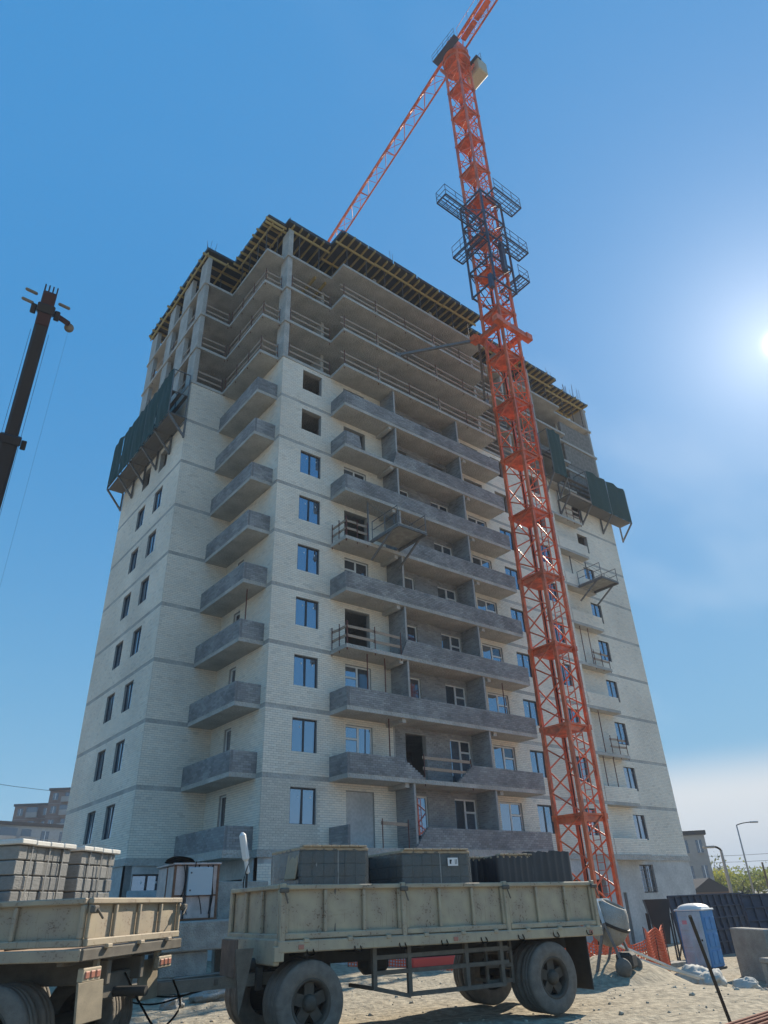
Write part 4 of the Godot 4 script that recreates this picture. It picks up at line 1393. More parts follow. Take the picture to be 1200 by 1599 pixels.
func truck() -> void:
	var t := thing("flatbed_truck", "dusty tan flatbed truck cut off by the left edge, its tailgate in sunlight", "truck", Vector3(-11.94, 0, 17.51), deg_to_rad(41.5))
	var m: Material = M.truck_paint
	var W := 2.72
	var L := 6.0
	var y := 1.47
	gate(t, "tail_gate", Vector3(0.06, y, 0), Vector3(W - 0.06, y, 0), Vector3.BACK, 0.53, 0.53, 4, m)
	for i in 3:
		var z1 := -0.05 - i * 2.0
		gate(t, "side_gate", Vector3(0, y, z1 - 1.93), Vector3(0, y, z1), Vector3.LEFT, 0.53, 0.53, 2, m)
		gate(t, "side_gate", Vector3(W, y, z1), Vector3(W, y, z1 - 1.93), Vector3.RIGHT, 0.53, 0.53, 2, m)
		for x in [0.0, W]:
			cbox("gate_post", t, Vector3(x, y + 0.26, z1 - 1.965), Vector3(0.07, 0.56, 0.07), m, 0.01)
	cbox("head_board", t, Vector3(W * 0.5, y + 0.4, -L - 0.05), Vector3(W, 1.0, 0.06), m, 0.01)
	cbox("bed_floor", t, Vector3(W * 0.5, y - 0.06, -L * 0.5), Vector3(W - 0.16, 0.06, L - 0.1), M.board, 0.01)
	for x in [0.0, W]:
		cbox("side_beam", t, Vector3(x, y - 0.085, -L * 0.5), Vector3(0.1, 0.13, L), m, 0.012)
	cbox("rear_beam", t, Vector3(W * 0.5, y - 0.085, -0.02), Vector3(W + 0.04, 0.13, 0.1), M.dusty_chassis, 0.012)
	for x in [0.5, 1.36, 2.2]:
		cbox("hinge", t, Vector3(x, y - 0.01, 0.06), Vector3(0.12, 0.05, 0.06), m, 0.01)
	# latches at the tailgate's upper corners
	for x in [0.06, W - 0.06]:
		cbox("latch", t, Vector3(x, y + 0.40, 0.05), Vector3(0.12, 0.09, 0.07), M.dusty_chassis, 0.015)
		tube("latch_handle", t, Vector3(x, y + 0.40, 0.09), Vector3(x + (0.12 if x < 1.0 else -0.14), y + 0.30, 0.11), 0.015, M.dusty_chassis)
	# chassis behind the axle
	for x in [0.9, 1.8]:
		cbox("chassis_rail", t, Vector3(x, 1.15, -L * 0.5 - 0.55), Vector3(0.1, 0.28, L + 0.9), M.dusty_chassis, 0.015)
	for z in [-0.3, -1.5, -2.8, -4.2, -5.5]:
		cbox("cross_member", t, Vector3(W * 0.5, 1.32, z), Vector3(W - 0.1, 0.1, 0.1), M.dusty_chassis, 0.012)
	cbox("tow_beam", t, Vector3(1.36, 0.98, -0.32), Vector3(1.0, 0.3, 0.14), M.dusty_chassis, 0.02)
	tube("tow_hook", t, Vector3(1.36, 0.9, -0.25), Vector3(1.36, 0.9, 0.22), 0.06, M.chassis)
	for x in [0.33, W - 0.4]:
		var lamp := part("tail_lamp", t)
		lamp.position = Vector3(x, y - 0.30, -0.05)
		cbox("lamp_box", lamp, Vector3.ZERO, Vector3(0.42, 0.15, 0.08), M.truck_paint, 0.012)
		for i in 3:
			cbox("lamp_lens", lamp, Vector3(-0.125 + 0.125 * i, 0, 0.045), Vector3(0.095, 0.08, 0.025), M.lamp_red, 0.01)
		bar("lamp_bracket", t, Vector3(x - (0.12 if x > 1 else -0.22), y - 0.1, -0.1), Vector3(x - (0.12 if x > 1 else -0.22), y - 0.4, -0.1), 0.06, M.truck_paint)
	# flap, twin rear axles
	cbox("mud_flap", t, Vector3(0.33, 0.89, 0.0), Vector3(0.58, 0.42, 0.03), M.flap, 0.008, Basis(Vector3.RIGHT, -0.1))
	cbox("mud_flap", t, Vector3(W - 0.42, 0.96, -0.25), Vector3(0.58, 0.5, 0.03), M.flap, 0.008, Basis(Vector3.RIGHT, -0.1))
	for z in [-1.15, -2.5]:
		wheel(t, Vector3(0.2, 0.55, z), Vector3.LEFT, true)
		wheel(t, Vector3(W - 0.2, 0.55, z), Vector3.RIGHT, true)
		tube("axle", t, Vector3(0.3, 0.55, z), Vector3(W - 0.3, 0.55, z), 0.09, M.chassis)
	for x in [0.0, W]:
		cbox("under_panel", t, Vector3(x + (0.12 if x < 1 else -0.12), 1.05, -3.95), Vector3(0.2, 0.6, 1.3), M.chassis, 0.05)
	# cab at the front, out of the frame
	cbox("cab", t, Vector3(W * 0.5, 1.75, -L - 1.3), Vector3(2.5, 2.0, 1.9), m, 0.12)
	cbox("wind_screen", t, Vector3(W * 0.5, 2.2, -L - 2.26), Vector3(2.2, 0.8, 0.02), M.glass_dark, 0.005)
	for x in [0.2, W - 0.2]:
		wheel(t, Vector3(x, 0.55, -L - 1.4), Vector3.LEFT if x < 1 else Vector3.RIGHT, false)
	put("loose_cable", hose([Vector3(1.5, 1.1, -0.2), Vector3(1.7, 0.7, 0.0), Vector3(2.0, 0.4, 0.15), Vector3(2.3, 0.62, 0.3), Vector3(2.2, 0.95, 0.2)], 0.014), M.cable, t)

# ---------------------------------------------------------------- pallets of concrete blocks
func block_pallet(label: String, at: Vector3, turn: float, nx: int, ny: int, nz: int, bs: Vector3, m: Material, group: String, wrap := 0, topping := "foam", straps := true) -> Node3D:
	# at: middle of the pallet's foot. blocks in nx by ny by nz, each its own part
	var p := thing("block_pallet", label, "pallet", at, turn, group)
	var size := Vector3(nx * bs.x, ny * bs.y, nz * bs.z)
	for i in 5:
		box("pallet_board", p, Vector3(0, 0.12, (-0.5 + (i + 0.5) / 5.0) * size.z), Vector3(size.x, 0.022, size.z / 5.0 - 0.03), M.board)
	for i in 3:
		box("pallet_runner", p, Vector3((-0.45 + 0.45 * i) * size.x, 0.055, 0), Vector3(0.1, 0.1, size.z), M.board)
	var mesh := chamfered(bs - Vector3.ONE * 0.01, 0.012)
	for j in ny:
		for i in nx:
			for k in nz:
				if i > 0 and i < nx - 1 and k > 0 and k < nz - 1 and j < ny - 1:
					continue
				var c := Vector3((i - (nx - 1) * 0.5) * bs.x, 0.135 + (j + 0.5) * bs.y, (k - (nz - 1) * 0.5) * bs.z)
				c += Vector3(rng.randf_range(-0.01, 0.01), 0, rng.randf_range(-0.014, 0.014))
				var bm: Material = m if m != M.block else [M.block, M.block_b, M.block_c][rng.randi() % 3]
				put("block", mesh, bm, p, Transform3D(Basis(Vector3.UP, rng.randf_range(-0.02, 0.02)), c))
	var top := 0.135 + size.y
	if topping == "foam":
		var n := 4
		for i in n:
			cbox("cover_strip", p, Vector3((-0.5 + (i + 0.5) / n) * (size.x + 0.1), top + 0.035 + rng.randf_range(-0.004, 0.004), 0), Vector3((size.x + 0.1) / n - 0.008, 0.065, size.z + 0.12), M.foam, 0.012, Basis(Vector3.RIGHT, rng.randf_range(-0.006, 0.006)))
	elif topping == "card":
		cbox("cover_sheet", p, Vector3(0, top + 0.03, 0), Vector3(size.x + 0.06, 0.05, size.z + 0.06), M.card, 0.012, Basis(Vector3.BACK, rng.randf_range(-0.02, 0.02)))
		var n := 7
		for i in n:
			cbox("cover_board", p, Vector3((-0.5 + (i + 0.5) / n) * size.x, top + 0.07, size.z * 0.48), Vector3(size.x / n - 0.02, 0.03, 0.16), M.card, 0.006, Basis(Vector3.RIGHT, rng.randf_range(-0.03, 0.03)))
	if straps:
		for x in [-0.28, 0.05, 0.33]:
			for s in [-1, 1]:
				box("strap", p, Vector3(x * size.x, top * 0.5 + 0.05, s * (size.z * 0.5 + 0.02)), Vector3(0.02, top, 0.004), M.strap)
			box("strap", p, Vector3(x * size.x, top + 0.106, 0), Vector3(0.02, 0.004, size.z + 0.15), M.strap)
	if wrap > 0:
		# stretch film: a slack, rippled skin round the four sides
		var st := start()
		st.set_smooth_group(0)
		var nu := 72
		var nv := 10
		var pts := []
		var hx := size.x * 0.5 + 0.02
		var hz := size.z * 0.5 + 0.02
		for j in nv + 1:
			for i in nu:
				var s := 4.0 * i / nu
				var e := int(s)
				var f := s - e
				var c: Vector3
				match e:
					0: c = Vector3(lerpf(-hx, hx, f), 0, hz)
					1: c = Vector3(hx, 0, lerpf(hz, -hz, f))
					2: c = Vector3(lerpf(hx, -hx, f), 0, -hz)
					_: c = Vector3(-hx, 0, lerpf(-hz, hz, f))
				var out := Vector3(c.x / hx, 0, c.z / hz).normalized()
				var ripple := 0.012 * sin(i * 2.3) * sin(PI * f) + rng.randf_range(0, 0.012)
				if wrap == 2:
					ripple = 0.03 * absf(sin(f * PI * 6.0)) + rng.randf_range(0, 0.004)
				var v := float(j) / nv
				pts.append(c + out * ripple + Vector3(0, 0.1 + v * (top - 0.06) + (rng.randf_range(-0.02, 0.02) if j == nv else 0.0), 0))
		for j in nv:
			for i in nu:
				var q := j * nu + i
				var r := j * nu + (i + 1) % nu
				for k in [q, q + nu, r + nu, q, r + nu, r]:
					st.add_vertex(pts[k])
		st.index()
		st.generate_normals()
		put("wrap_film", st.commit(), M.clear_film if wrap == 1 else M.black_film, p)
	return p

func loads() -> void:
	# on the truck: local frame of its bed
	var T := Transform3D(Basis(Vector3.UP, deg_to_rad(41.5)), Vector3(-11.94, 0, 17.51))
	var q := [[0.74, "pallet of pale grey concrete blocks on the truck bed, the one nearest the camera"], [2.14, "pallet of pale grey concrete blocks on the truck bed, beside the pink cabinet"]]
	for c in q:
		block_pallet(c[1], T * Vector3(c[0], 1.44, -1.83), deg_to_rad(41.5), 6 if c[0] < 1.0 else 5, 6, 3, Vector3(0.2, 0.183, 0.39), M.block, "pallets of blocks on the truck", 0, "foam")
	block_pallet("pallet of concrete blocks at the left edge, further up the truck bed", T * Vector3(0.8, 1.44, -3.35), deg_to_rad(41.5), 5, 6, 3, Vector3(0.2, 0.19, 0.39), M.block, "pallets of blocks on the truck", 0, "foam")
	# on the trailer
	var A := Transform3D(Basis(Vector3.UP, deg_to_rad(-9.0)), Vector3(-8.87, 0, 16.98))
	var s := [
		[0.98, -0.72, 6, 6, 5, 1, "card", "film-wrapped block pallet at the trailer's front end under a tan cover", 0.19],
		[1.95, -1.85, 4, 6, 4, 2, "none", "narrow dark wrapped pallet in the gap behind the labelled one", 0.18],
		[3.0, -0.72, 7, 6, 5, 1, "card", "film-wrapped block pallet with a white label, middle of the trailer", 0.185],
		[4.07, -1.3, 4, 6, 5, 2, "card", "low dark wrapped pallet just right of the labelled one", 0.17],
		[4.86, -0.8, 4, 6, 5, 2, "card", "dark wrapped pallet with a tan top, second from the trailer's tail", 0.175],
		[5.72, -0.8, 5, 6, 5, 2, "none", "black ribbed-film pallet nearest the trailer's tail", 0.19]]
	for c in s:
		var y: float = 1.34 - 0.075 * c[0] / 6.6
		block_pallet(c[7], A * Vector3(c[0], y, c[1]), deg_to_rad(-9.0), c[2], c[3], c[4], Vector3(0.2, c[8], 0.25), M.block_dark, "wrapped pallets on the trailer", c[5], c[6], c[5] == 1)
	# torn cover hanging down the front pallet's end
	tag(cbox("cover_sheet", self, A * Vector3(0.35, 2.4, -0.4), Vector3(0.035, 0.42, 0.45), M.card, 0.015, Basis(Vector3.UP, deg_to_rad(-9.0)) * Basis(Vector3.BACK, -0.18)), "torn tan sheet hanging down the end of the front pallet on the trailer", "cover sheet")
	# paper label on the middle stack
	var lab := thing("paper_label", "small white paper label with black print on the middle wrapped pallet", "label", A * Vector3(3.32, 2.42, -0.035), deg_to_rad(-9.0))
	box("sheet", lab, Vector3.ZERO, Vector3(0.22, 0.13, 0.003), M.paper)
	for c in [[-0.055, 0.0, 0.035, 0.07], [-0.035, 0.02, 0.02, 0.03], [0.05, 0.0, 0.012, 0.08], [0.08, 0.0, 0.012, 0.08]]:
		box("print", lab, Vector3(c[0], c[1], 0.003), Vector3(c[2], c[3], 0.001), M.print_black)
# ---------------------------------------------------------------- ground
func ground() -> void:
	var st := start()
	st.set_smooth_group(0)
	var n := FastNoiseLite.new()
	n.seed = 77
	n.frequency = 0.35
	n.fractal_octaves = 4
	# fine near the camera, coarser outward, one sheet to the horizon
	var xs := []
	var zs := []
	var x := -40.0
	while x <= 45.0:
		xs.append(x)
		x += 0.24 if x > -20.0 and x < 12.0 else 1.0
	var z := -30.0
	while z <= 40.0:
		zs.append(z)
		z += 0.16 if z > 7.0 and z < 24.0 else 1.0
	xs = [-1500.0, -600.0, -250.0, -120.0, -70.0] + xs + [52.0, 60.0, 75.0, 110.0, 220.0, 600.0, 1500.0]
	zs = [-1500.0, -600.0, -250.0, -120.0, -60.0] + zs + [60.0, 110.0, 260.0, 700.0, 1500.0]
	var idx := func(i: int, j: int) -> int: return j * xs.size() + i
	for j in zs.size():
		for i in xs.size():
			var px: float = xs[i]
			var pz: float = zs[j]
			var rough := 0.05 * n.get_noise_2d(px, pz) + 0.035 * n.get_noise_2d(px * 4.0, pz * 4.0)
			for track in [[19.1, 0.12], [21.0, 0.1], [12.6, -0.18], [10.7, -0.2]]:
				# ruts of lorries that came and went, their edges pushed up
				var off: float = pz - (track[0] + track[1] * (px + 5.0) + 0.25 * sin(px * 0.35))
				rough += 0.05 * (exp(-pow((absf(off) - 0.3) / 0.14, 2.0)) - 1.3 * exp(-pow(off / 0.2, 2.0))) * (0.6 + 0.6 * n.get_noise_2d(px * 2.0, track[0] * 9.0))
			if absf(px) > 60 or absf(pz) > 60:
				rough = 0.0
			st.add_vertex(Vector3(px, hgt(px, pz) + rough - 0.02, pz))
	for j in zs.size() - 1:
		for i in xs.size() - 1:
			for q in [[0, 0], [1, 0], [1, 1], [0, 0], [1, 1], [0, 1]]:
				st.add_index(idx.call(i + q[0], j + q[1]))
	st.generate_normals()
	struct("ground", st.commit(), M.sandy)
	# stones and clods on the sandy yard
	var mm := MultiMesh.new()
	mm.transform_format = MultiMesh.TRANSFORM_3D
	mm.use_colors = true
	mm.mesh = lump(9, 0.35)
	var spots := []
	for i in 1500:
		var p := Vector3(rng.randf_range(-16.0, 10.0), 0, rng.randf_range(8.0, 24.0))
		p.y = hgt(p.x, p.z) + 0.05 * n.get_noise_2d(p.x, p.z) - 0.02
		spots.append(p)
	mm.instance_count = spots.size()
	for i in spots.size():
		var s := rng.randf_range(0.008, 0.03) if i % 12 else rng.randf_range(0.03, 0.075)
		mm.set_instance_transform(i, Transform3D(Basis(Vector3.UP, rng.randf() * TAU) * Basis.from_scale(Vector3(s, s * 0.7, s * rng.randf_range(0.7, 1.3))), spots[i]))
		var t := rng.randf_range(0.34, 0.55)
		mm.set_instance_color(i, Color(t, t * 0.88, t * 0.68))
	var o := MultiMeshInstance3D.new()
	o.name = "gravel"
	o.multimesh = mm
	o.material_override = M.brick_paint
	add_child(o)
	o.set_meta("kind", "stuff")
	o.set_meta("label", "small stones and clods scattered over the sandy yard")
	o.set_meta("category", "gravel")

func lump(seed_: int, amount: float) -> Mesh:
	# an uneven rounded lump of radius about one
	var s := SphereMesh.new()
	s.radius = 1.0
	s.height = 2.0
	s.radial_segments = 14 if amount < 0.4 else 40
	s.rings = 8 if amount < 0.4 else 22
	var n := FastNoiseLite.new()
	n.seed = seed_
	n.frequency = 0.8
	n.fractal_octaves = 2 if amount < 0.4 else 5
	n.fractal_gain = 0.6
	var a := s.get_mesh_arrays()
	var v: PackedVector3Array = a[Mesh.ARRAY_VERTEX]
	for i in v.size():
		v[i] *= 1.0 + amount * n.get_noise_3dv(v[i] * 1.3)
	var st := start()
	st.set_smooth_group(0)
	for i in a[Mesh.ARRAY_INDEX]:
		st.add_vertex(v[i])
	st.index()
	st.generate_normals()
	return st.commit()

# ---------------------------------------------------------------- things about the site
func left_yard() -> void:
	# foundation blocks behind the drawbar, the pink switch cabinet on them
	var q := [
		["concrete_block", "long concrete slab carrying the pink cabinet, resting on smaller blocks", Vector3(-5.4, 1.24, 6.35), Vector3(5.2, 0.68, 2.7)],
		["concrete_block", "pale concrete block under the long slab, left of the trailer's front", Vector3(-6.15, 0.62, 7.15), Vector3(1.3, 0.56, 0.9)],
		["concrete_block", "low concrete block on the ground beneath the drawbar", Vector3(-5.55, 0.17, 7.7), Vector3(1.7, 0.38, 0.8)],
		["concrete_block", "dark concrete block under the right end of the long slab", Vector3(-3.5, 0.44, 6.6), Vector3(1.1, 0.91, 1.2)],
		["concrete_block", "concrete block under the left end of the long slab", Vector3(-7.5, 0.44, 6.5), Vector3(0.9, 0.91, 1.4)]]
	for c in q:
		tag(cbox(c[0], self, c[2], c[3], M.old_concrete, 0.03, Basis(Vector3.UP, rng.randf_range(-0.05, 0.05))), c[1], "concrete block", "concrete blocks behind the drawbar")
	var P := thing("switch_cabinet", "pink metal site switch cabinet with a pale grey door box and rusty edges", "cabinet", Vector3(-5.45, 1.585, 6.2), deg_to_rad(-8.0))
	# left face is the long one; the front carries the grey box
	cbox("body", P, Vector3(0, 0.72, -0.75), Vector3(1.3, 1.36, 1.9), M.cabinet_pink, 0.02)
	for x in [-0.64, 0.64]:
		cbox("corner_angle", P, Vector3(x, 0.72, 0.19), Vector3(0.07, 1.42, 0.05), M.cabinet_rust, 0.006)
	for y in [0.03, 0.62, 1.42]:
		cbox("frame_bar", P, Vector3(0, y, 0.2), Vector3(1.3, 0.045, 0.04), M.cabinet_rust, 0.006)
	cbox("roof_plate", P, Vector3(0, 1.44, -0.75), Vector3(1.42, 0.05, 2.05), M.cabinet_pink, 0.012)
	cbox("side_seam", P, Vector3(-0.66, 0.75, -0.6), Vector3(0.03, 1.3, 0.05), M.cabinet_rust, 0.006)
	var door := part("door_box", P)
	cbox("box", door, Vector3(0.08, 0.98, 0.27), Vector3(0.72, 0.72, 0.14), M.panel_grey, 0.015)
	for y in [0.75, 1.2]:
		cbox("lock", door, Vector3(-0.2, y, 0.35), Vector3(0.035, 0.04, 0.03), M.print_black, 0.005)
	cbox("plate", P, Vector3(-0.15, 0.42, 0.185), Vector3(0.16, 0.07, 0.02), M.cabinet_rust, 0.004)
	for x in [-0.32, 0.46]:
		box("strap", P, Vector3(x, 0.75, 0.23), Vector3(0.05, 1.4, 0.02), M.cable)
	for k in 4:
		var pts := []
		var ph := k * 1.7
		for i in 15:
			var t := i / 14.0
			pts.append(Vector3(-0.45 + 0.28 * k + 0.1 * sin(t * 4.0 + ph), 1.5 - 1.35 * t, 0.24 + 0.05 * sin(t * 5.0 + ph)))
		put("cable", hose(pts, 0.013), M.cable, P)
	for k in 5:
		var pts := []
		for i in 26:
			var a := TAU * i / 25.0
			pts.append(Vector3(-0.45 + (0.42 - 0.03 * k) * cos(a), 1.49 + 0.03 * k + 0.02 * sin(a * 2.0 + k), -0.1 + (0.3 - 0.03 * k) * sin(a)))
		put("cable_coil", hose(pts, 0.022), M.cable, P)
	# white lamp on a thin pole behind the trailer
	var lp := thing("work_lamp", "white lamp head on a thin dark pole behind the trailer's front", "lamp", Vector3(-5.75, 0, 9.9))
	tube("pole", lp, Vector3(0.02, -0.1, 0.1), Vector3(-0.12, 2.75, 0.3), 0.03, M.cable)
	put("lamp_head", chamfered(Vector3(0.19, 0.7, 0.16), 0.08), M.white_plastic, lp, Transform3D(Basis(Vector3.BACK, 0.25), Vector3(-0.26, 3.18, 0.35)))
	put("lamp_neck", chamfered(Vector3(0.1, 0.35, 0.1), 0.03), M.white_plastic, lp, Transform3D(Basis(Vector3.BACK, 0.25), Vector3(-0.14, 2.75, 0.32)))
	put("cable", hose([Vector3(-0.12, 2.8, 0.36), Vector3(-0.25, 2.3, 0.4), Vector3(-0.05, 1.6, 0.38), Vector3(-0.1, 0.6, 0.3), Vector3(0.05, 0.02, 0.2)], 0.012), M.cable, lp)
	# upright slabs leaning behind the trailer front
	tag(cbox("concrete_slab", self, Vector3(-3.2, 1.3, 5.0), Vector3(1.9, 2.6, 0.2), M.old_concrete, 0.02, Basis(Vector3.UP, 0.1) * Basis(Vector3.RIGHT, -0.05)), "grey concrete panel standing upright behind the trailer's front board", "concrete panel")
	tag(cbox("steel_door", self, Vector3(-2.5, 1.72, -5.36), Vector3(1.5, 1.9, 0.06), M.toilet_pale, 0.01), "pale blue steel sheet against the ground floor wall behind the pallets", "steel sheet")
	tag(cbox("rusty_plate", self, Vector3(-4.35, 0.05, 10.3), Vector3(1.6, 0.12, 0.8), M.rust_plate, 0.02, Basis(Vector3.UP, 0.2)), "rusty steel plate lying behind the trailer's front wheel", "steel plate")
	tag(put("rubble", lump(4, 0.5), M.old_concrete, self, Transform3D(Basis.from_scale(Vector3(0.5, 0.2, 0.35)), Vector3(-6.3, 0.08, 9.6))), "lump of broken concrete on the ground below the drawbar", "rubble", "lumps of rubble")
	tag(put("rubble", lump(6, 0.5), M.old_concrete, self, Transform3D(Basis.from_scale(Vector3(0.25, 0.15, 0.2)), Vector3(-7.6, 0.06, 10.4))), "small lump of rubble left of the drawbar's blocks", "rubble", "lumps of rubble")

func mesh_fence(label: String, a: Vector3, b: Vector3, h: float, sag: float) -> void:
	# orange plastic safety netting between thin stakes: warp and weft strips, all drawn
	var F := thing("safety_netting", label, "netting", Vector3.ZERO, 0.0, "orange safety netting round the crane")
	var n := maxi(1, roundi(a.distance_to(b) / 1.6))
	for i in n + 1:
		var p := a.lerp(b, float(i) / n)
		tube("stake", F, p + Vector3(0, -0.15, 0), p + Vector3(0, h + 0.1, 0), 0.02, M.rust_post)
	var st := start()
	var U := (b - a).normalized()
	var N := U.cross(Vector3.UP)
	var len := a.distance_to(b)
	var pos := func(u: float, v: float) -> Vector3:
		var t := fposmod(u / len * n, 1.0)
		return a + U * u + Vector3(0, 0.03 + v * (h - sag * sin(PI * t)), 0) + N * (0.06 * sin(u * 3.1 + v * 2.0))
	var rows := int(h / 0.1)
	for j in rows + 1:
		var u := 0.0
		while u < len - 0.01:
			var u2 := minf(u + 0.4, len)
			sbar(st, pos.call(u, float(j) / rows), pos.call(u2, float(j) / rows), 0.035)
			u = u2
	var k := 0.0
	while k < len:
		for j in 3:
			sbar(st, pos.call(k, j / 3.0), pos.call(k, (j + 1) / 3.0), 0.03)
		k += 0.11
	put("net", st.commit(), M.orange_mesh, F)

func right_yard() -> void:
	# sand heap behind the trailer's tail
	var st := start()
	st.set_smooth_group(0)
	var nz := FastNoiseLite.new()
	nz.seed = 12
	nz.frequency = 0.9
	var c := Vector3(2.6, 0, 14.6)
	var rings := 14
	var seg := 36
	for j in rings + 1:
		for i in seg:
			var a := TAU * i / seg
			var r := 2.3 * j / rings
			var p := c + Vector3(cos(a) * r * 1.25, 0, sin(a) * r)
			var t := 1.0 - float(j) / rings
			p.y = hgt(p.x, p.z) - 0.08 + 0.62 * t * t * (3 - 2 * t) + 0.10 * nz.get_noise_2d(p.x * 2.0, p.z * 2.0) * minf(1.0, t * 4.0)
			st.add_vertex(p)
	for j in rings:
		for i in seg:
			var n := (i + 1) % seg
			for q in [j * seg + i, (j + 1) * seg + i, (j + 1) * seg + n, j * seg + i, (j + 1) * seg + n, j * seg + n]:
				st.add_index(q)
	st.generate_normals()
	tag(put("sand_heap", st.commit(), M.sandy, self), "low heap of pale sand under the concrete mixer", "sand heap")
	# concrete mixer
	var X := thing("concrete_mixer", "grimy grey concrete mixer with a black ring gear right behind the trailer's tail", "mixer", Vector3(1.75, 0.42, 15.25), deg_to_rad(20.0))
	var tip := Basis(Vector3.RIGHT, 0.45)
	var drum := part("drum", X)
	drum.transform = Transform3D(tip, Vector3(0, 0.78, 0))
	put("shell", lathe([Vector2(0.0, -0.52), Vector2(0.14, -0.51), Vector2(0.27, -0.46), Vector2(0.37, -0.36), Vector2(0.44, -0.22), Vector2(0.47, -0.06), Vector2(0.47, 0.06), Vector2(0.44, 0.18), Vector2(0.38, 0.31), Vector2(0.31, 0.42), Vector2(0.285, 0.44), Vector2(0.28, 0.41), Vector2(0.40, 0.1), Vector2(0.3, -0.35), Vector2(0.0, -0.45)], 36), M.old_concrete, drum)
	put("ring_gear", lathe([Vector2(0.465, -0.035), Vector2(0.505, -0.03), Vector2(0.505, 0.03), Vector2(0.465, 0.035)], 40, false), M.cable, drum)
	var fr := part("frame", X)
	for s in [-1, 1]:
		bar("leg", fr, Vector3(s * 0.5, 0.78, 0), Vector3(s * 0.42, -0.3, 0.35), 0.06, M.grey_steel)
		bar("leg", fr, Vector3(s * 0.5, 0.78, 0), Vector3(s * 0.42, -0.3, -0.4), 0.06, M.grey_steel)
		bar("yoke", fr, Vector3(s * 0.52, 0.78, 0), Vector3(s * 0.5, 1.28, -0.1), 0.06, M.toilet_pale)
	bar("yoke", fr, Vector3(-0.5, 1.28, -0.1), Vector3(0.5, 1.28, -0.1), 0.06, M.toilet_pale)
	bar("yoke", fr, Vector3(0.0, 1.28, -0.1), Vector3(0.0, 1.1, 0.1), 0.05, M.old_concrete)
	put("motor", chamfered(Vector3(0.5, 0.34, 0.4), 0.06), M.chassis, X, Transform3D(Basis(), Vector3(-0.05, -0.02, 0.28)))
	put("wheel", lathe([Vector2(0.0, -0.06), Vector2(0.18, -0.06), Vector2(0.2, 0.0), Vector2(0.18, 0.06), Vector2(0.0, 0.06)], 24), M.tyre, X, Transform3D(Basis(Vector3.BACK, PI / 2), Vector3(0.5, -0.14, 0.3)))
	put("wheel", lathe([Vector2(0.0, -0.06), Vector2(0.18, -0.06), Vector2(0.2, 0.0), Vector2(0.18, 0.06), Vector2(0.0, 0.06)], 24), M.tyre, X, Transform3D(Basis(Vector3.BACK, PI / 2), Vector3(-0.5, -0.14, 0.3)))
	# portable toilet
	var g := hgt(15.0, 9.6)
	var W := thing("portable_toilet", "blue portable toilet with a pale door and white domed roof right of the crane", "toilet", Vector3(15.15, g, 9.7), deg_to_rad(6.0))
	cbox("body", W, Vector3(0, 1.04, 0), Vector3(1.1, 1.98, 1.1), M.toilet_blue, 0.03)
	cbox("base_skid", W, Vector3(0, 0.04, 0), Vector3(1.2, 0.1, 1.2), M.cable, 0.02)
	var dr := part("door", W)
	cbox("leaf", dr, Vector3(-0.565, 1.05, 0), Vector3(0.04, 1.9, 0.96), M.toilet_pale, 0.015)
	for y in [0.4, 0.98, 1.56]:
		for z in [-0.24, 0.24]:
			cbox("panel", dr, Vector3(-0.59, y, z), Vector3(0.03, 0.46, 0.36), M.toilet_pale, 0.014)
	cbox("sign", dr, Vector3(-0.607, 1.62, -0.22), Vector3(0.006, 0.14, 0.2), M.pink_print, 0.002)
	cbox("lock", dr, Vector3(-0.61, 1.0, 0.36), Vector3(0.02, 0.07, 0.07), M.cable, 0.006)
	for y in [0.4, 0.98, 1.56]:
		for x in [-0.25, 0.25]:
			cbox("side_panel", W, Vector3(x, y, 0.56), Vector3(0.38, 0.46, 0.035), M.toilet_blue, 0.015)
	cbox("roof_rim", W, Vector3(0, 2.05, 0), Vector3(1.18, 0.07, 1.18), M.white_plastic, 0.02)
	var dome := start()
	dome.set_smooth_group(0)
	for j in 7:
		for i in 24:
			var v := PI * 0.5 * j / 6.0
			var a := TAU * i / 24.0
			var cs := signf(cos(a)) * pow(absf(cos(a)), 0.5)
			var sn := signf(sin(a)) * pow(absf(sin(a)), 0.5)
			dome.add_vertex(Vector3(0.55 * cs * cos(v), 2.08 + 0.2 * sin(v) + 0.012 * cos(a * 12.0) * cos(v), 0.55 * sn * cos(v)))
	for j in 6:
		for i in 24:
			var n := (i + 1) % 24
			for q in [j * 24 + i, (j + 1) * 24 + i, (j + 1) * 24 + n, j * 24 + i, (j + 1) * 24 + n, j * 24 + n]:
				dome.add_index(q)
	dome.generate_normals()
	put("roof_dome", dome.commit(), M.white_plastic, W)
	# black hopper, navy formwork panels, concrete wall pieces
	var hop := thing("concrete_hopper", "black tapered concrete hopper in front of the block's far wing", "hopper", Vector3(17.2, hgt(17, 6.7), 6.7), deg_to_rad(38.0))
	put("bucket", lathe([Vector2(0.35, 0.7), Vector2(0.78, 2.45), Vector2(0.74, 2.45), Vector2(0.32, 0.72)], 4, false), M.black_film, hop, Transform3D(Basis(Vector3.UP, PI / 4), Vector3.ZERO))
	for s in [[-1, -1], [1, -1], [1, 1], [-1, 1]]:
		bar("leg", hop, Vector3(s[0] * 0.48, 0, s[1] * 0.48), Vector3(s[0] * 0.5, 1.9, s[1] * 0.5), 0.07, M.cable)
	panel_stack("long navy formwork panel behind the portable toilet", Vector3(19.4, hgt(20, 6.2), 6.2), Vector3(25.4, hgt(25, 6.6), 6.9), 2.55)
	panel_stack("navy formwork panel at the right edge behind the concrete wall", Vector3(19.0, hgt(19, 10), 10.0), Vector3(23.5, hgt(23, 11.5), 12.2), 2.5)
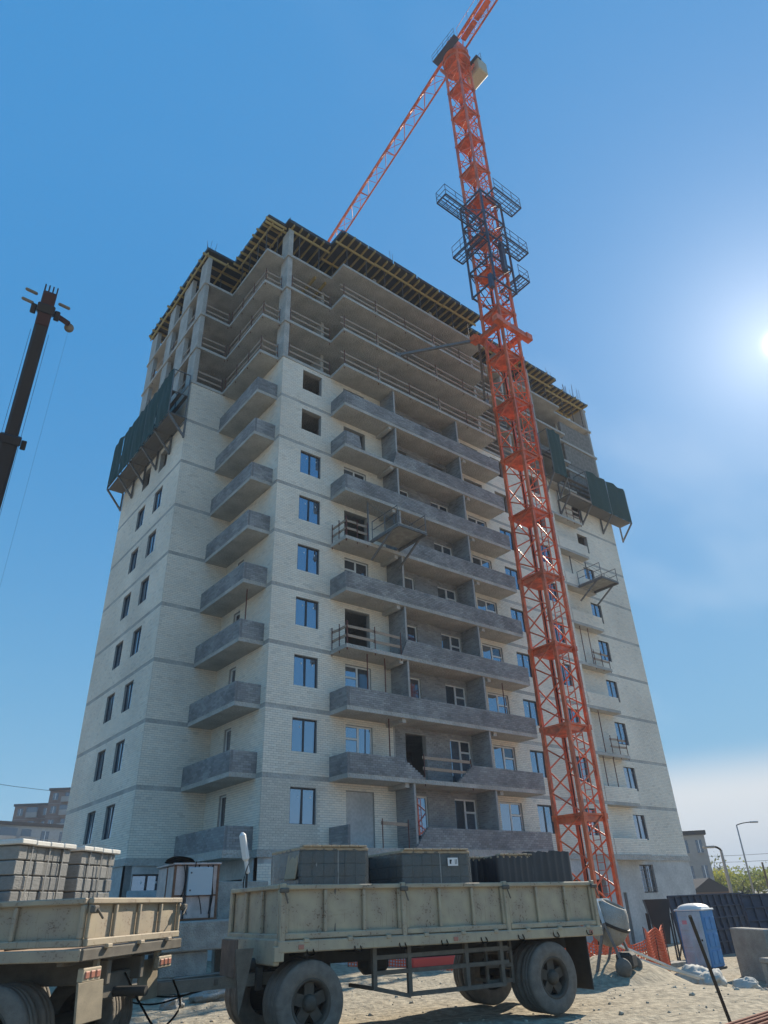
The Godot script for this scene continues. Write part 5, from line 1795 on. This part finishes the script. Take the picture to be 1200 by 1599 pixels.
	var w := [
		["weathered concrete wall block next to the portable toilet", Vector3(12.5, -0.15, 13.35), Vector3(2.4, 1.55, 0.5), 0.95],
		["stained concrete wall block at the right edge", Vector3(11.9, -0.15, 15.4), Vector3(2.1, 1.55, 0.5), 1.5]]
	for q in w:
		tag(cbox("wall_block", self, Vector3(q[1].x, hgt(q[1].x, q[1].z) + q[2].y * 0.5 - 0.05, q[1].z), q[2], M.old_concrete, 0.03, Basis(Vector3.UP, q[3])), q[0], "concrete wall", "concrete wall blocks at the right")
	var low := thing("precast_frame", "broken precast concrete frame lying before the wall at the right edge", "precast piece", Vector3(9.9, hgt(9.9, 15.6), 15.7), deg_to_rad(62.0))
	for q in [[Vector3(0, 0.72, 0), Vector3(2.6, 0.14, 0.5)], [Vector3(-1.1, 0.33, 0), Vector3(0.25, 0.66, 0.45)], [Vector3(0.2, 0.33, 0), Vector3(0.2, 0.66, 0.4)], [Vector3(1.15, 0.33, 0), Vector3(0.25, 0.66, 0.45)], [Vector3(0, 0.05, -0.1), Vector3(2.5, 0.12, 0.4)]]:
		cbox("concrete_bar", low, q[0], q[1], M.old_concrete, 0.03)
	for q in [[Vector3(7.9, 0, 13.6), 0.62, "large white sack slumped in front of the portable toilet"], [Vector3(7.2, 0, 14.5), 0.5, "white sack beside the larger one, nearer the camera"], [Vector3(8.3, 0, 14.9), 0.35, "small crumpled white sack at the foot of the wall"]]:
		var s: float = q[1]
		tag(put("sack", lump(int(s * 100), 0.42), M.bag_white, self, Transform3D(Basis(Vector3.UP, s * 7.0) * Basis.from_scale(Vector3(s * 1.1, s * 0.62, s * 0.75)), q[0] + Vector3(0, hgt(q[0].x, q[0].z) + s * 0.4, 0))), q[2], "sack", "white sacks")
	for q in [[Vector3(4.6, 0.35, 13.3), Vector3(6.3, -0.35, 14.6), "pale plank sloping off the sand heap, the upper one"], [Vector3(4.9, 0.55, 13.0), Vector3(6.9, -0.4, 14.2), "wide pale plank leaning beside the sacks"], [Vector3(3.8, 0.25, 14.4), Vector3(5.5, -0.25, 15.2), "short plank on the sand heap nearest the mixer"]]:
		tag(bar("plank", self, q[0], q[1], 0.24, M.foam, 0.05), q[2], "plank", "planks on the sand heap")
	# netting round the crane
	var k := [[Vector3(1.0, 0, 4.9), Vector3(6.8, 0, 5.2), 1.1, "orange netting seen under the trailer bed"], [Vector3(7.5, 0, 8.3), Vector3(11.5, 0, 9.6), 1.15, "orange netting in front of the crane's foot"], [Vector3(11.5, 0, 9.6), Vector3(14.4, 0, 8.6), 1.5, "orange netting between the crane and the portable toilet"]]
	for q in k:
		var a: Vector3 = q[0] + Vector3(0, hgt(q[0].x, q[0].z), 0)
		var b: Vector3 = q[1] + Vector3(0, hgt(q[1].x, q[1].z), 0)
		mesh_fence(q[3], a, b, q[2], 0.18)
	var br := thing("plastic_barrier", "red plastic barrier on the ground behind the trailer's side guard", "barrier", Vector3(3.4, hgt(3.4, 6.6), 6.6), deg_to_rad(-12.0))
	for q in [[Vector3(0, 0.2, 0), Vector3(1.9, 0.4, 0.4)], [Vector3(0, 0.55, 0), Vector3(1.9, 0.32, 0.2)]]:
		cbox("barrier_body", br, q[0], q[1], M.red_barrier, 0.05)
	tag(put("traffic_cone", lathe([Vector2(0.0, 0.62), Vector2(0.04, 0.6), Vector2(0.15, 0.06), Vector2(0.24, 0.05), Vector2(0.24, 0.0), Vector2(0.0, 0.0)], 20), M.red_barrier, self, Transform3D(Basis(), Vector3(1.6, hgt(1.6, 12.2), 12.2))), "small red cone under the trailer near its rear wheels", "cone")
	# leaning stake and a bundle of bars in the near right corner
	tag(tube("stake", self, Vector3(-2.69, -0.15, 20.47), Vector3(-3.68, 1.47, 20.75), 0.028, M.chassis), "dark steel stake leaning in the near right corner", "stake")
	var bun := thing("rebar_bundle", "bundle of rusty red bars on the ground at the lower right corner", "bars")
	for i in 7:
		tube("bar", bun, Vector3(-4.2, 0.02 + 0.03 * (i % 2), 20.75 + 0.06 * i), Vector3(1.2, 0.02 + 0.03 * (i % 2), 20.3 + 0.055 * i), 0.022, M.rust_plate)

func panel_stack(label: String, a: Vector3, b: Vector3, h: float) -> void:
	var P := thing("formwork_panel", label, "formwork panel", a, 0.0, "navy formwork panels")
	var U := (b - a)
	U.y = 0
	var len := U.length()
	U = U.normalized()
	P.basis = Basis(U, Vector3.UP, U.cross(Vector3.UP)) * Basis(Vector3.RIGHT, -0.12)
	box("skin", P, Vector3(len * 0.5, h * 0.5, 0), Vector3(len, h, 0.02), M.panel_navy)
	var n := int(len / 0.5)
	for i in n + 1:
		box("rib", P, Vector3(len * i / n, h * 0.5, 0.06), Vector3(0.05, h, 0.1), M.panel_navy)
	for j in 6:
		box("rib", P, Vector3(len * 0.5, h * j / 5.0, 0.055), Vector3(len, 0.05, 0.085), M.panel_navy)
	for x in [len * 0.2, len * 0.8]:
		bar("prop", P, Vector3(x, h * 0.8, -0.02), Vector3(x, 0.12, -1.2), 0.06, M.grey_steel)

# ---------------------------------------------------------------- what stands further off
func far_block(called: String, label: String, at: Vector3, turn: float, size: Vector3, floors: int, cols: int, m: Material, depth_cols: int, balcony: Array) -> void:
	var B := thing(called, label, "building", at, turn)
	var st := start()
	sbox(st, Vector3(0, size.y * 0.5, 0), size)
	put("wall", st.commit(), m, B)
	box("roof", B, Vector3(0, size.y + 0.25, 0), Vector3(size.x + 0.5, 0.5, size.z + 0.5), M.roof_dark)
	var fh := size.y / floors
	for f in floors:
		for c in cols:
			var x := (-0.5 + (c + 0.5) / cols) * size.x
			if balcony.has(c):
				var b := part("balcony", B)
				box("balcony_door", b, Vector3(x, fh * (f + 0.5), size.z * 0.5 + 0.03), Vector3(size.x / cols * 0.5, fh * 0.68, 0.06), M.glass_dark)
				box("balcony_front", b, Vector3(x, fh * (f + 0.32), size.z * 0.5 + 0.7), Vector3(size.x / cols * 0.85, fh * 0.36, 0.1), M.far_pale)
				box("balcony_floor", b, Vector3(x, fh * (f + 0.13), size.z * 0.5 + 0.38), Vector3(size.x / cols * 0.85, 0.15, 0.75), M.far_pale)
				if (f + c) % 3 == 0:
					box("balcony_glazing", b, Vector3(x, fh * (f + 0.68), size.z * 0.5 + 0.7), Vector3(size.x / cols * 0.85, fh * 0.36, 0.06), M.glass_dark)
			else:
				var w := part("window", B)
				box("pane", w, Vector3(x, fh * (f + 0.55), size.z * 0.5 + 0.02), Vector3(size.x / cols * 0.42, fh * 0.5, 0.04), M.glass_dark)
				box("frame", w, Vector3(x, fh * (f + 0.55), size.z * 0.5 + 0.045), Vector3(0.09, fh * 0.5, 0.03), M.frame_white)
				box("sill", w, Vector3(x, fh * (f + 0.28), size.z * 0.5 + 0.06), Vector3(size.x / cols * 0.48, 0.08, 0.12), M.far_pale)
		for c in depth_cols:
			var z := (-0.5 + (c + 0.5) / depth_cols) * size.z
			for s in [-1, 1]:
				box("window", B, Vector3(s * (size.x * 0.5 + 0.02), fh * (f + 0.55), z), Vector3(0.04, fh * 0.5, size.z / depth_cols * 0.4), M.glass_dark)
		box("joint", B, Vector3(0, fh * f + 0.02, size.z * 0.5 + 0.012), Vector3(size.x, 0.06, 0.02), M.far_pale)

func street_lamp(label: String, at: Vector3, h: float, lean: Vector3, arm: Vector3, m: Material, r: float) -> void:
	var P := thing("street_lamp", label, "street lamp", at, 0.0, "street lamps beyond the site")
	var top := Vector3(0, h, 0) + lean
	put("pole", lathe([Vector2(0, 0), Vector2(r, 0), Vector2(r * 0.55, h), Vector2(0, h)], 10), m, P, Transform3D(Basis(Vector3(1, 0, 0), (Vector3(0, h, 0) + lean) / h, Vector3(0, 0, 1)), Vector3.ZERO))
	var pts := []
	for i in 7:
		var t := i / 6.0
		pts.append(top + arm * Vector3(t, 1.0 - (1.0 - t) * (1.0 - t), t))
	put("arm", hose(pts, r * 0.45), m, P)
	put("lamp_head", chamfered(Vector3(0.9, 0.16, 0.3), 0.06), m, P, Transform3D(Basis(Vector3.UP, atan2(-arm.z, arm.x)), pts[6] + Vector3(arm.x, 0, arm.z).normalized() * 0.4))

func shrub(label: String, at: Vector3, size: Vector3, leaf: Material, count: int, seed_: int, called := "shrub", bare := false) -> void:
	var P := thing(called, label, "tree" if bare else "shrub", at, 0.0, "greenery beyond the site")
	var r := RandomNumberGenerator.new()
	r.seed = seed_
	var wood := start()
	var tips := []
	var stems := 4 if not bare else 1
	for i in stems:
		var a := Vector3(r.randf_range(-0.25, 0.25) * size.x, 0, r.randf_range(-0.25, 0.25) * size.z)
		var b := a + Vector3(r.randf_range(-0.1, 0.1) * size.x, size.y * r.randf_range(0.45, 0.6), r.randf_range(-0.1, 0.1) * size.z)
		limb(wood, a, b, 0.035 * size.y, r)
		for k in 9 if bare else 5:
			var s := a.lerp(b, r.randf_range(0.35, 1.0))
			var e := s + Vector3(r.randf_range(-0.45, 0.45) * size.x, r.randf_range(0.15, 0.5) * size.y, r.randf_range(-0.45, 0.45) * size.z)
			limb(wood, s, e, 0.015 * size.y, r)
			tips.append(s.lerp(e, 0.6))
			for q in 4:
				var s2 := s.lerp(e, r.randf_range(0.4, 1.0))
				var e2 := s2 + Vector3(r.randf_range(-0.2, 0.2) * size.x, r.randf_range(0.05, 0.25) * size.y, r.randf_range(-0.2, 0.2) * size.z)
				limb(wood, s2, e2, 0.006 * size.y, r)
				tips.append(e2)
	put("trunk", wood.commit(), M.bark, P)
	var st := start()
	for i in count:
		var c: Vector3 = tips[r.randi() % tips.size()]
		c += Vector3(r.randfn(0, 0.11) * size.x, r.randfn(0, 0.10) * size.y, r.randfn(0, 0.11) * size.z)
		c.y = maxf(c.y, 0.05)
		var s := r.randf_range(0.08, 0.2) * (size.y / 4.0 + 0.4)
		var d := Vector3(r.randfn(), r.randfn(), r.randfn()).normalized()
		var e := d.cross(Vector3(r.randfn(), r.randfn(), r.randfn())).normalized()
		var nn := d.cross(e)
		for v in [c - d * s, c + e * s * 0.5, c + d * s, c - d * s, c + d * s, c - e * s * 0.5]:
			st.set_normal(nn)
			st.add_vertex(v)
	put("crown", st.commit(), leaf, P)

func limb(st: SurfaceTool, a: Vector3, b: Vector3, r: float, g: RandomNumberGenerator) -> void:
	var m := a.lerp(b, 0.5) + Vector3(g.randfn(), g.randfn(), g.randfn()) * a.distance_to(b) * 0.05
	stube(st, a, m, r)
	stube(st, m, b, r * 0.7)

func background() -> void:
	far_block("panel_building", "long pale panel apartment block far off at the left edge", Vector3(4.0, -1.0, -102.0), deg_to_rad(16.0), Vector3(44.0, 15.3, 12.0), 5, 14, M.far_panel, 3, [2, 5, 8, 9, 12])
	far_block("tower_block", "brown brick apartment tower far behind the pale panel block", Vector3(34.0, -1.0, -152.0), deg_to_rad(-38.0), Vector3(20.0, 24.6, 13.0), 9, 7, M.far_brick, 4, [1, 3, 5])
	far_block("tower_block", "taller brown apartment tower whose roof shows beside the white brick wall", Vector3(36.5, -1.0, -146.0), deg_to_rad(-38.0), Vector3(14.0, 27.2, 13.0), 10, 5, M.far_brick, 4, [1, 3])
	far_block("annex_building", "pale distant building just right of the brick block's far end", Vector3(77.5, -0.6, -27.0), deg_to_rad(-52.0), Vector3(5.0, 8.6, 9.0), 3, 3, M.far_pale, 3, [])
	# small house with a dark pitched roof
	var H := thing("house", "small dark-roofed house low behind the navy panels", "house", Vector3(60.0, 0.3, -15.2), deg_to_rad(-40.0))
	box("wall", H, Vector3(0, 0.6, 0), Vector3(3.6, 1.9, 4.0), M.far_brick)
	put("roof", prism(PackedVector2Array([Vector2(-2.1, 0), Vector2(2.1, 0), Vector2(0, -1.25)]), -2.2, 2.2), M.roof_dark, H, Transform3D(Basis(Vector3.RIGHT, -PI / 2) * Basis(Vector3.RIGHT, PI), Vector3(0, 1.4, 0)))
	street_lamp("tall thin street lamp with a curved arm in the sky at the right", Vector3(69.0, 0.0, -14.6), 8.0, Vector3(-2.2, 0, 1.2), Vector3(1.3, 0.25, 1.0), M.pole_steel, 0.12)
	street_lamp("short concrete lamp pole leaning in front of the green shrubs", Vector3(40.0, 0.0, -1.7), 4.4, Vector3(-0.7, 0, 0.4), Vector3(-0.35, 0.22, -0.28), M.pole_concrete, 0.17)
	street_lamp("far street lamp with its arm at the right edge", Vector3(88.0, 0.0, -17.0), 9.0, Vector3(-1.5, 0, 1.0), Vector3(-1.6, 0.3, -1.2), M.pole_steel, 0.11)
	var sp := thing("utility_pole", "slanting dark pole between the two street lamps", "pole", Vector3(46.2, 0.0, -1.9))
	tube("pole", sp, Vector3(0, 0, 0), Vector3(-0.9, 3.6, 0.5), 0.07, M.bark)
	for i in 5:
		var a := Vector3(95.0 + i, 7.5 - 0.9 * i + (0.0 if i < 3 else 0.6), -52.0)
		var b := Vector3(92.0, 7.0 - 0.75 * i, 6.0)
		var pts := []
		for k in 13:
			var t := k / 12.0
			pts.append(a.lerp(b, t) - Vector3(0, 1.2 * sin(PI * t), 0))
		tag(put("overhead_wire", hose(pts, 0.022, 4), M.cable, self), "%s overhead wire crossing the sky low at the right" % ["topmost", "second highest", "middle", "second lowest", "lowest"][i], "wire", "overhead wires at the right")
	var lw := []
	for k in 9:
		lw.append(Vector3(-6.0, 18.6, -80.0).lerp(Vector3(30.0, 19.2, -95.0), k / 8.0) - Vector3(0, 0.8 * sin(PI * k / 8.0), 0))
	tag(put("overhead_wire", hose(lw, 0.03, 4), M.cable, self), "thin overhead wire above the far panel block at the left", "wire")
	var q := [
		[Vector3(90.0, 0, -34.0), Vector3(7, 3.9, 6), "leaf_a", "yellow-green shrub beside the small dark-roofed house"],
		[Vector3(88.0, 0, -29.5), Vector3(8, 4.3, 6), "leaf_a", "broad yellow-green shrub behind the leaning concrete lamp pole"],
		[Vector3(88.5, 0, -25.0), Vector3(8, 3.6, 6), "leaf_b", "green shrub between the lamp poles"],
		[Vector3(88.0, 0, -20.5), Vector3(8, 3.9, 6), "leaf_b", "green shrub just right of the tall lamp"],
		[Vector3(87.5, 0, -16.0), Vector3(8, 3.7, 6), "leaf_c", "dull green shrub at the right edge"],
		[Vector3(64.0, 0, -21.5), Vector3(3.5, 2.6, 3), "leaf_a", "small yellow shrub at the foot of the annex building"],
		[Vector3(102.0, 0, -26.0), Vector3(20, 4.6, 6), "leaf_c", "long row of dull far shrubs below the wires"]]
	for i in q.size():
		shrub(q[i][3], q[i][0], q[i][1], M[q[i][2]], 2600, 100 + i)
	shrub("bare tree showing above the shrubs left of the leaning lamp pole", Vector3(93.0, 0, -32.0), Vector3(6.0, 6.6, 5.0), M.leaf_c, 160, 211, "bare_tree", true)
	shrub("bare tree showing above the shrubs near the right edge", Vector3(96.0, 0, -17.0), Vector3(6.0, 5.6, 5.0), M.leaf_c, 160, 223, "bare_tree", true)

func _ready() -> void:
	rng.seed = 20250421
	unit_box.size = Vector3.ONE
	unit_tube.top_radius = 1.0
	unit_tube.bottom_radius = 1.0
	unit_tube.height = 1.0
	unit_tube.radial_segments = 8
	unit_tube.rings = 1
	view_and_light()
	materials()
	ground()
	apartment_block()
	roof_formwork()
	hung_platform("dark netted working platform hung high on the block's left side wall", Vector3(-3.47, lv(9) - 0.1, -16.0), Vector3(-3.47, lv(9) - 0.1, -5.35), Vector3.LEFT, 3.35, 1.15, 5, [true, true, true, true, true], "working platforms hung on the walls")
	hung_platform("dark netted working platform hung at the block's far right end", Vector3(26.2, lv(9) + 1.9, -0.64), Vector3(34.6, lv(9) + 1.9, -0.64), Vector3.BACK, 3.2, 1.25, 3, [false, true, true], "working platforms hung on the walls")
	hung_platform("small tall working platform on the facade right behind the crane mast", Vector3(24.0, lv(10), 0.04), Vector3(25.6, lv(10), 0.04), Vector3.BACK, 4.2, 1.0, 1, [true], "working platforms hung on the walls")
	loading_platform("steel landing sticking out at the sixth balcony left of the crane", Vector3(6.2, lv(6) + 0.08, 1.5), 2.0, 2.3)
	loading_platform("steel landing sticking out of the far wing right of the crane", Vector3(26.8, lv(7) - 0.1, 0.05), 2.0, 2.1)
	tower_crane()
	mobile_crane()
	truck()
	trailer()
	loads()
	left_yard()
	right_yard()
	background()
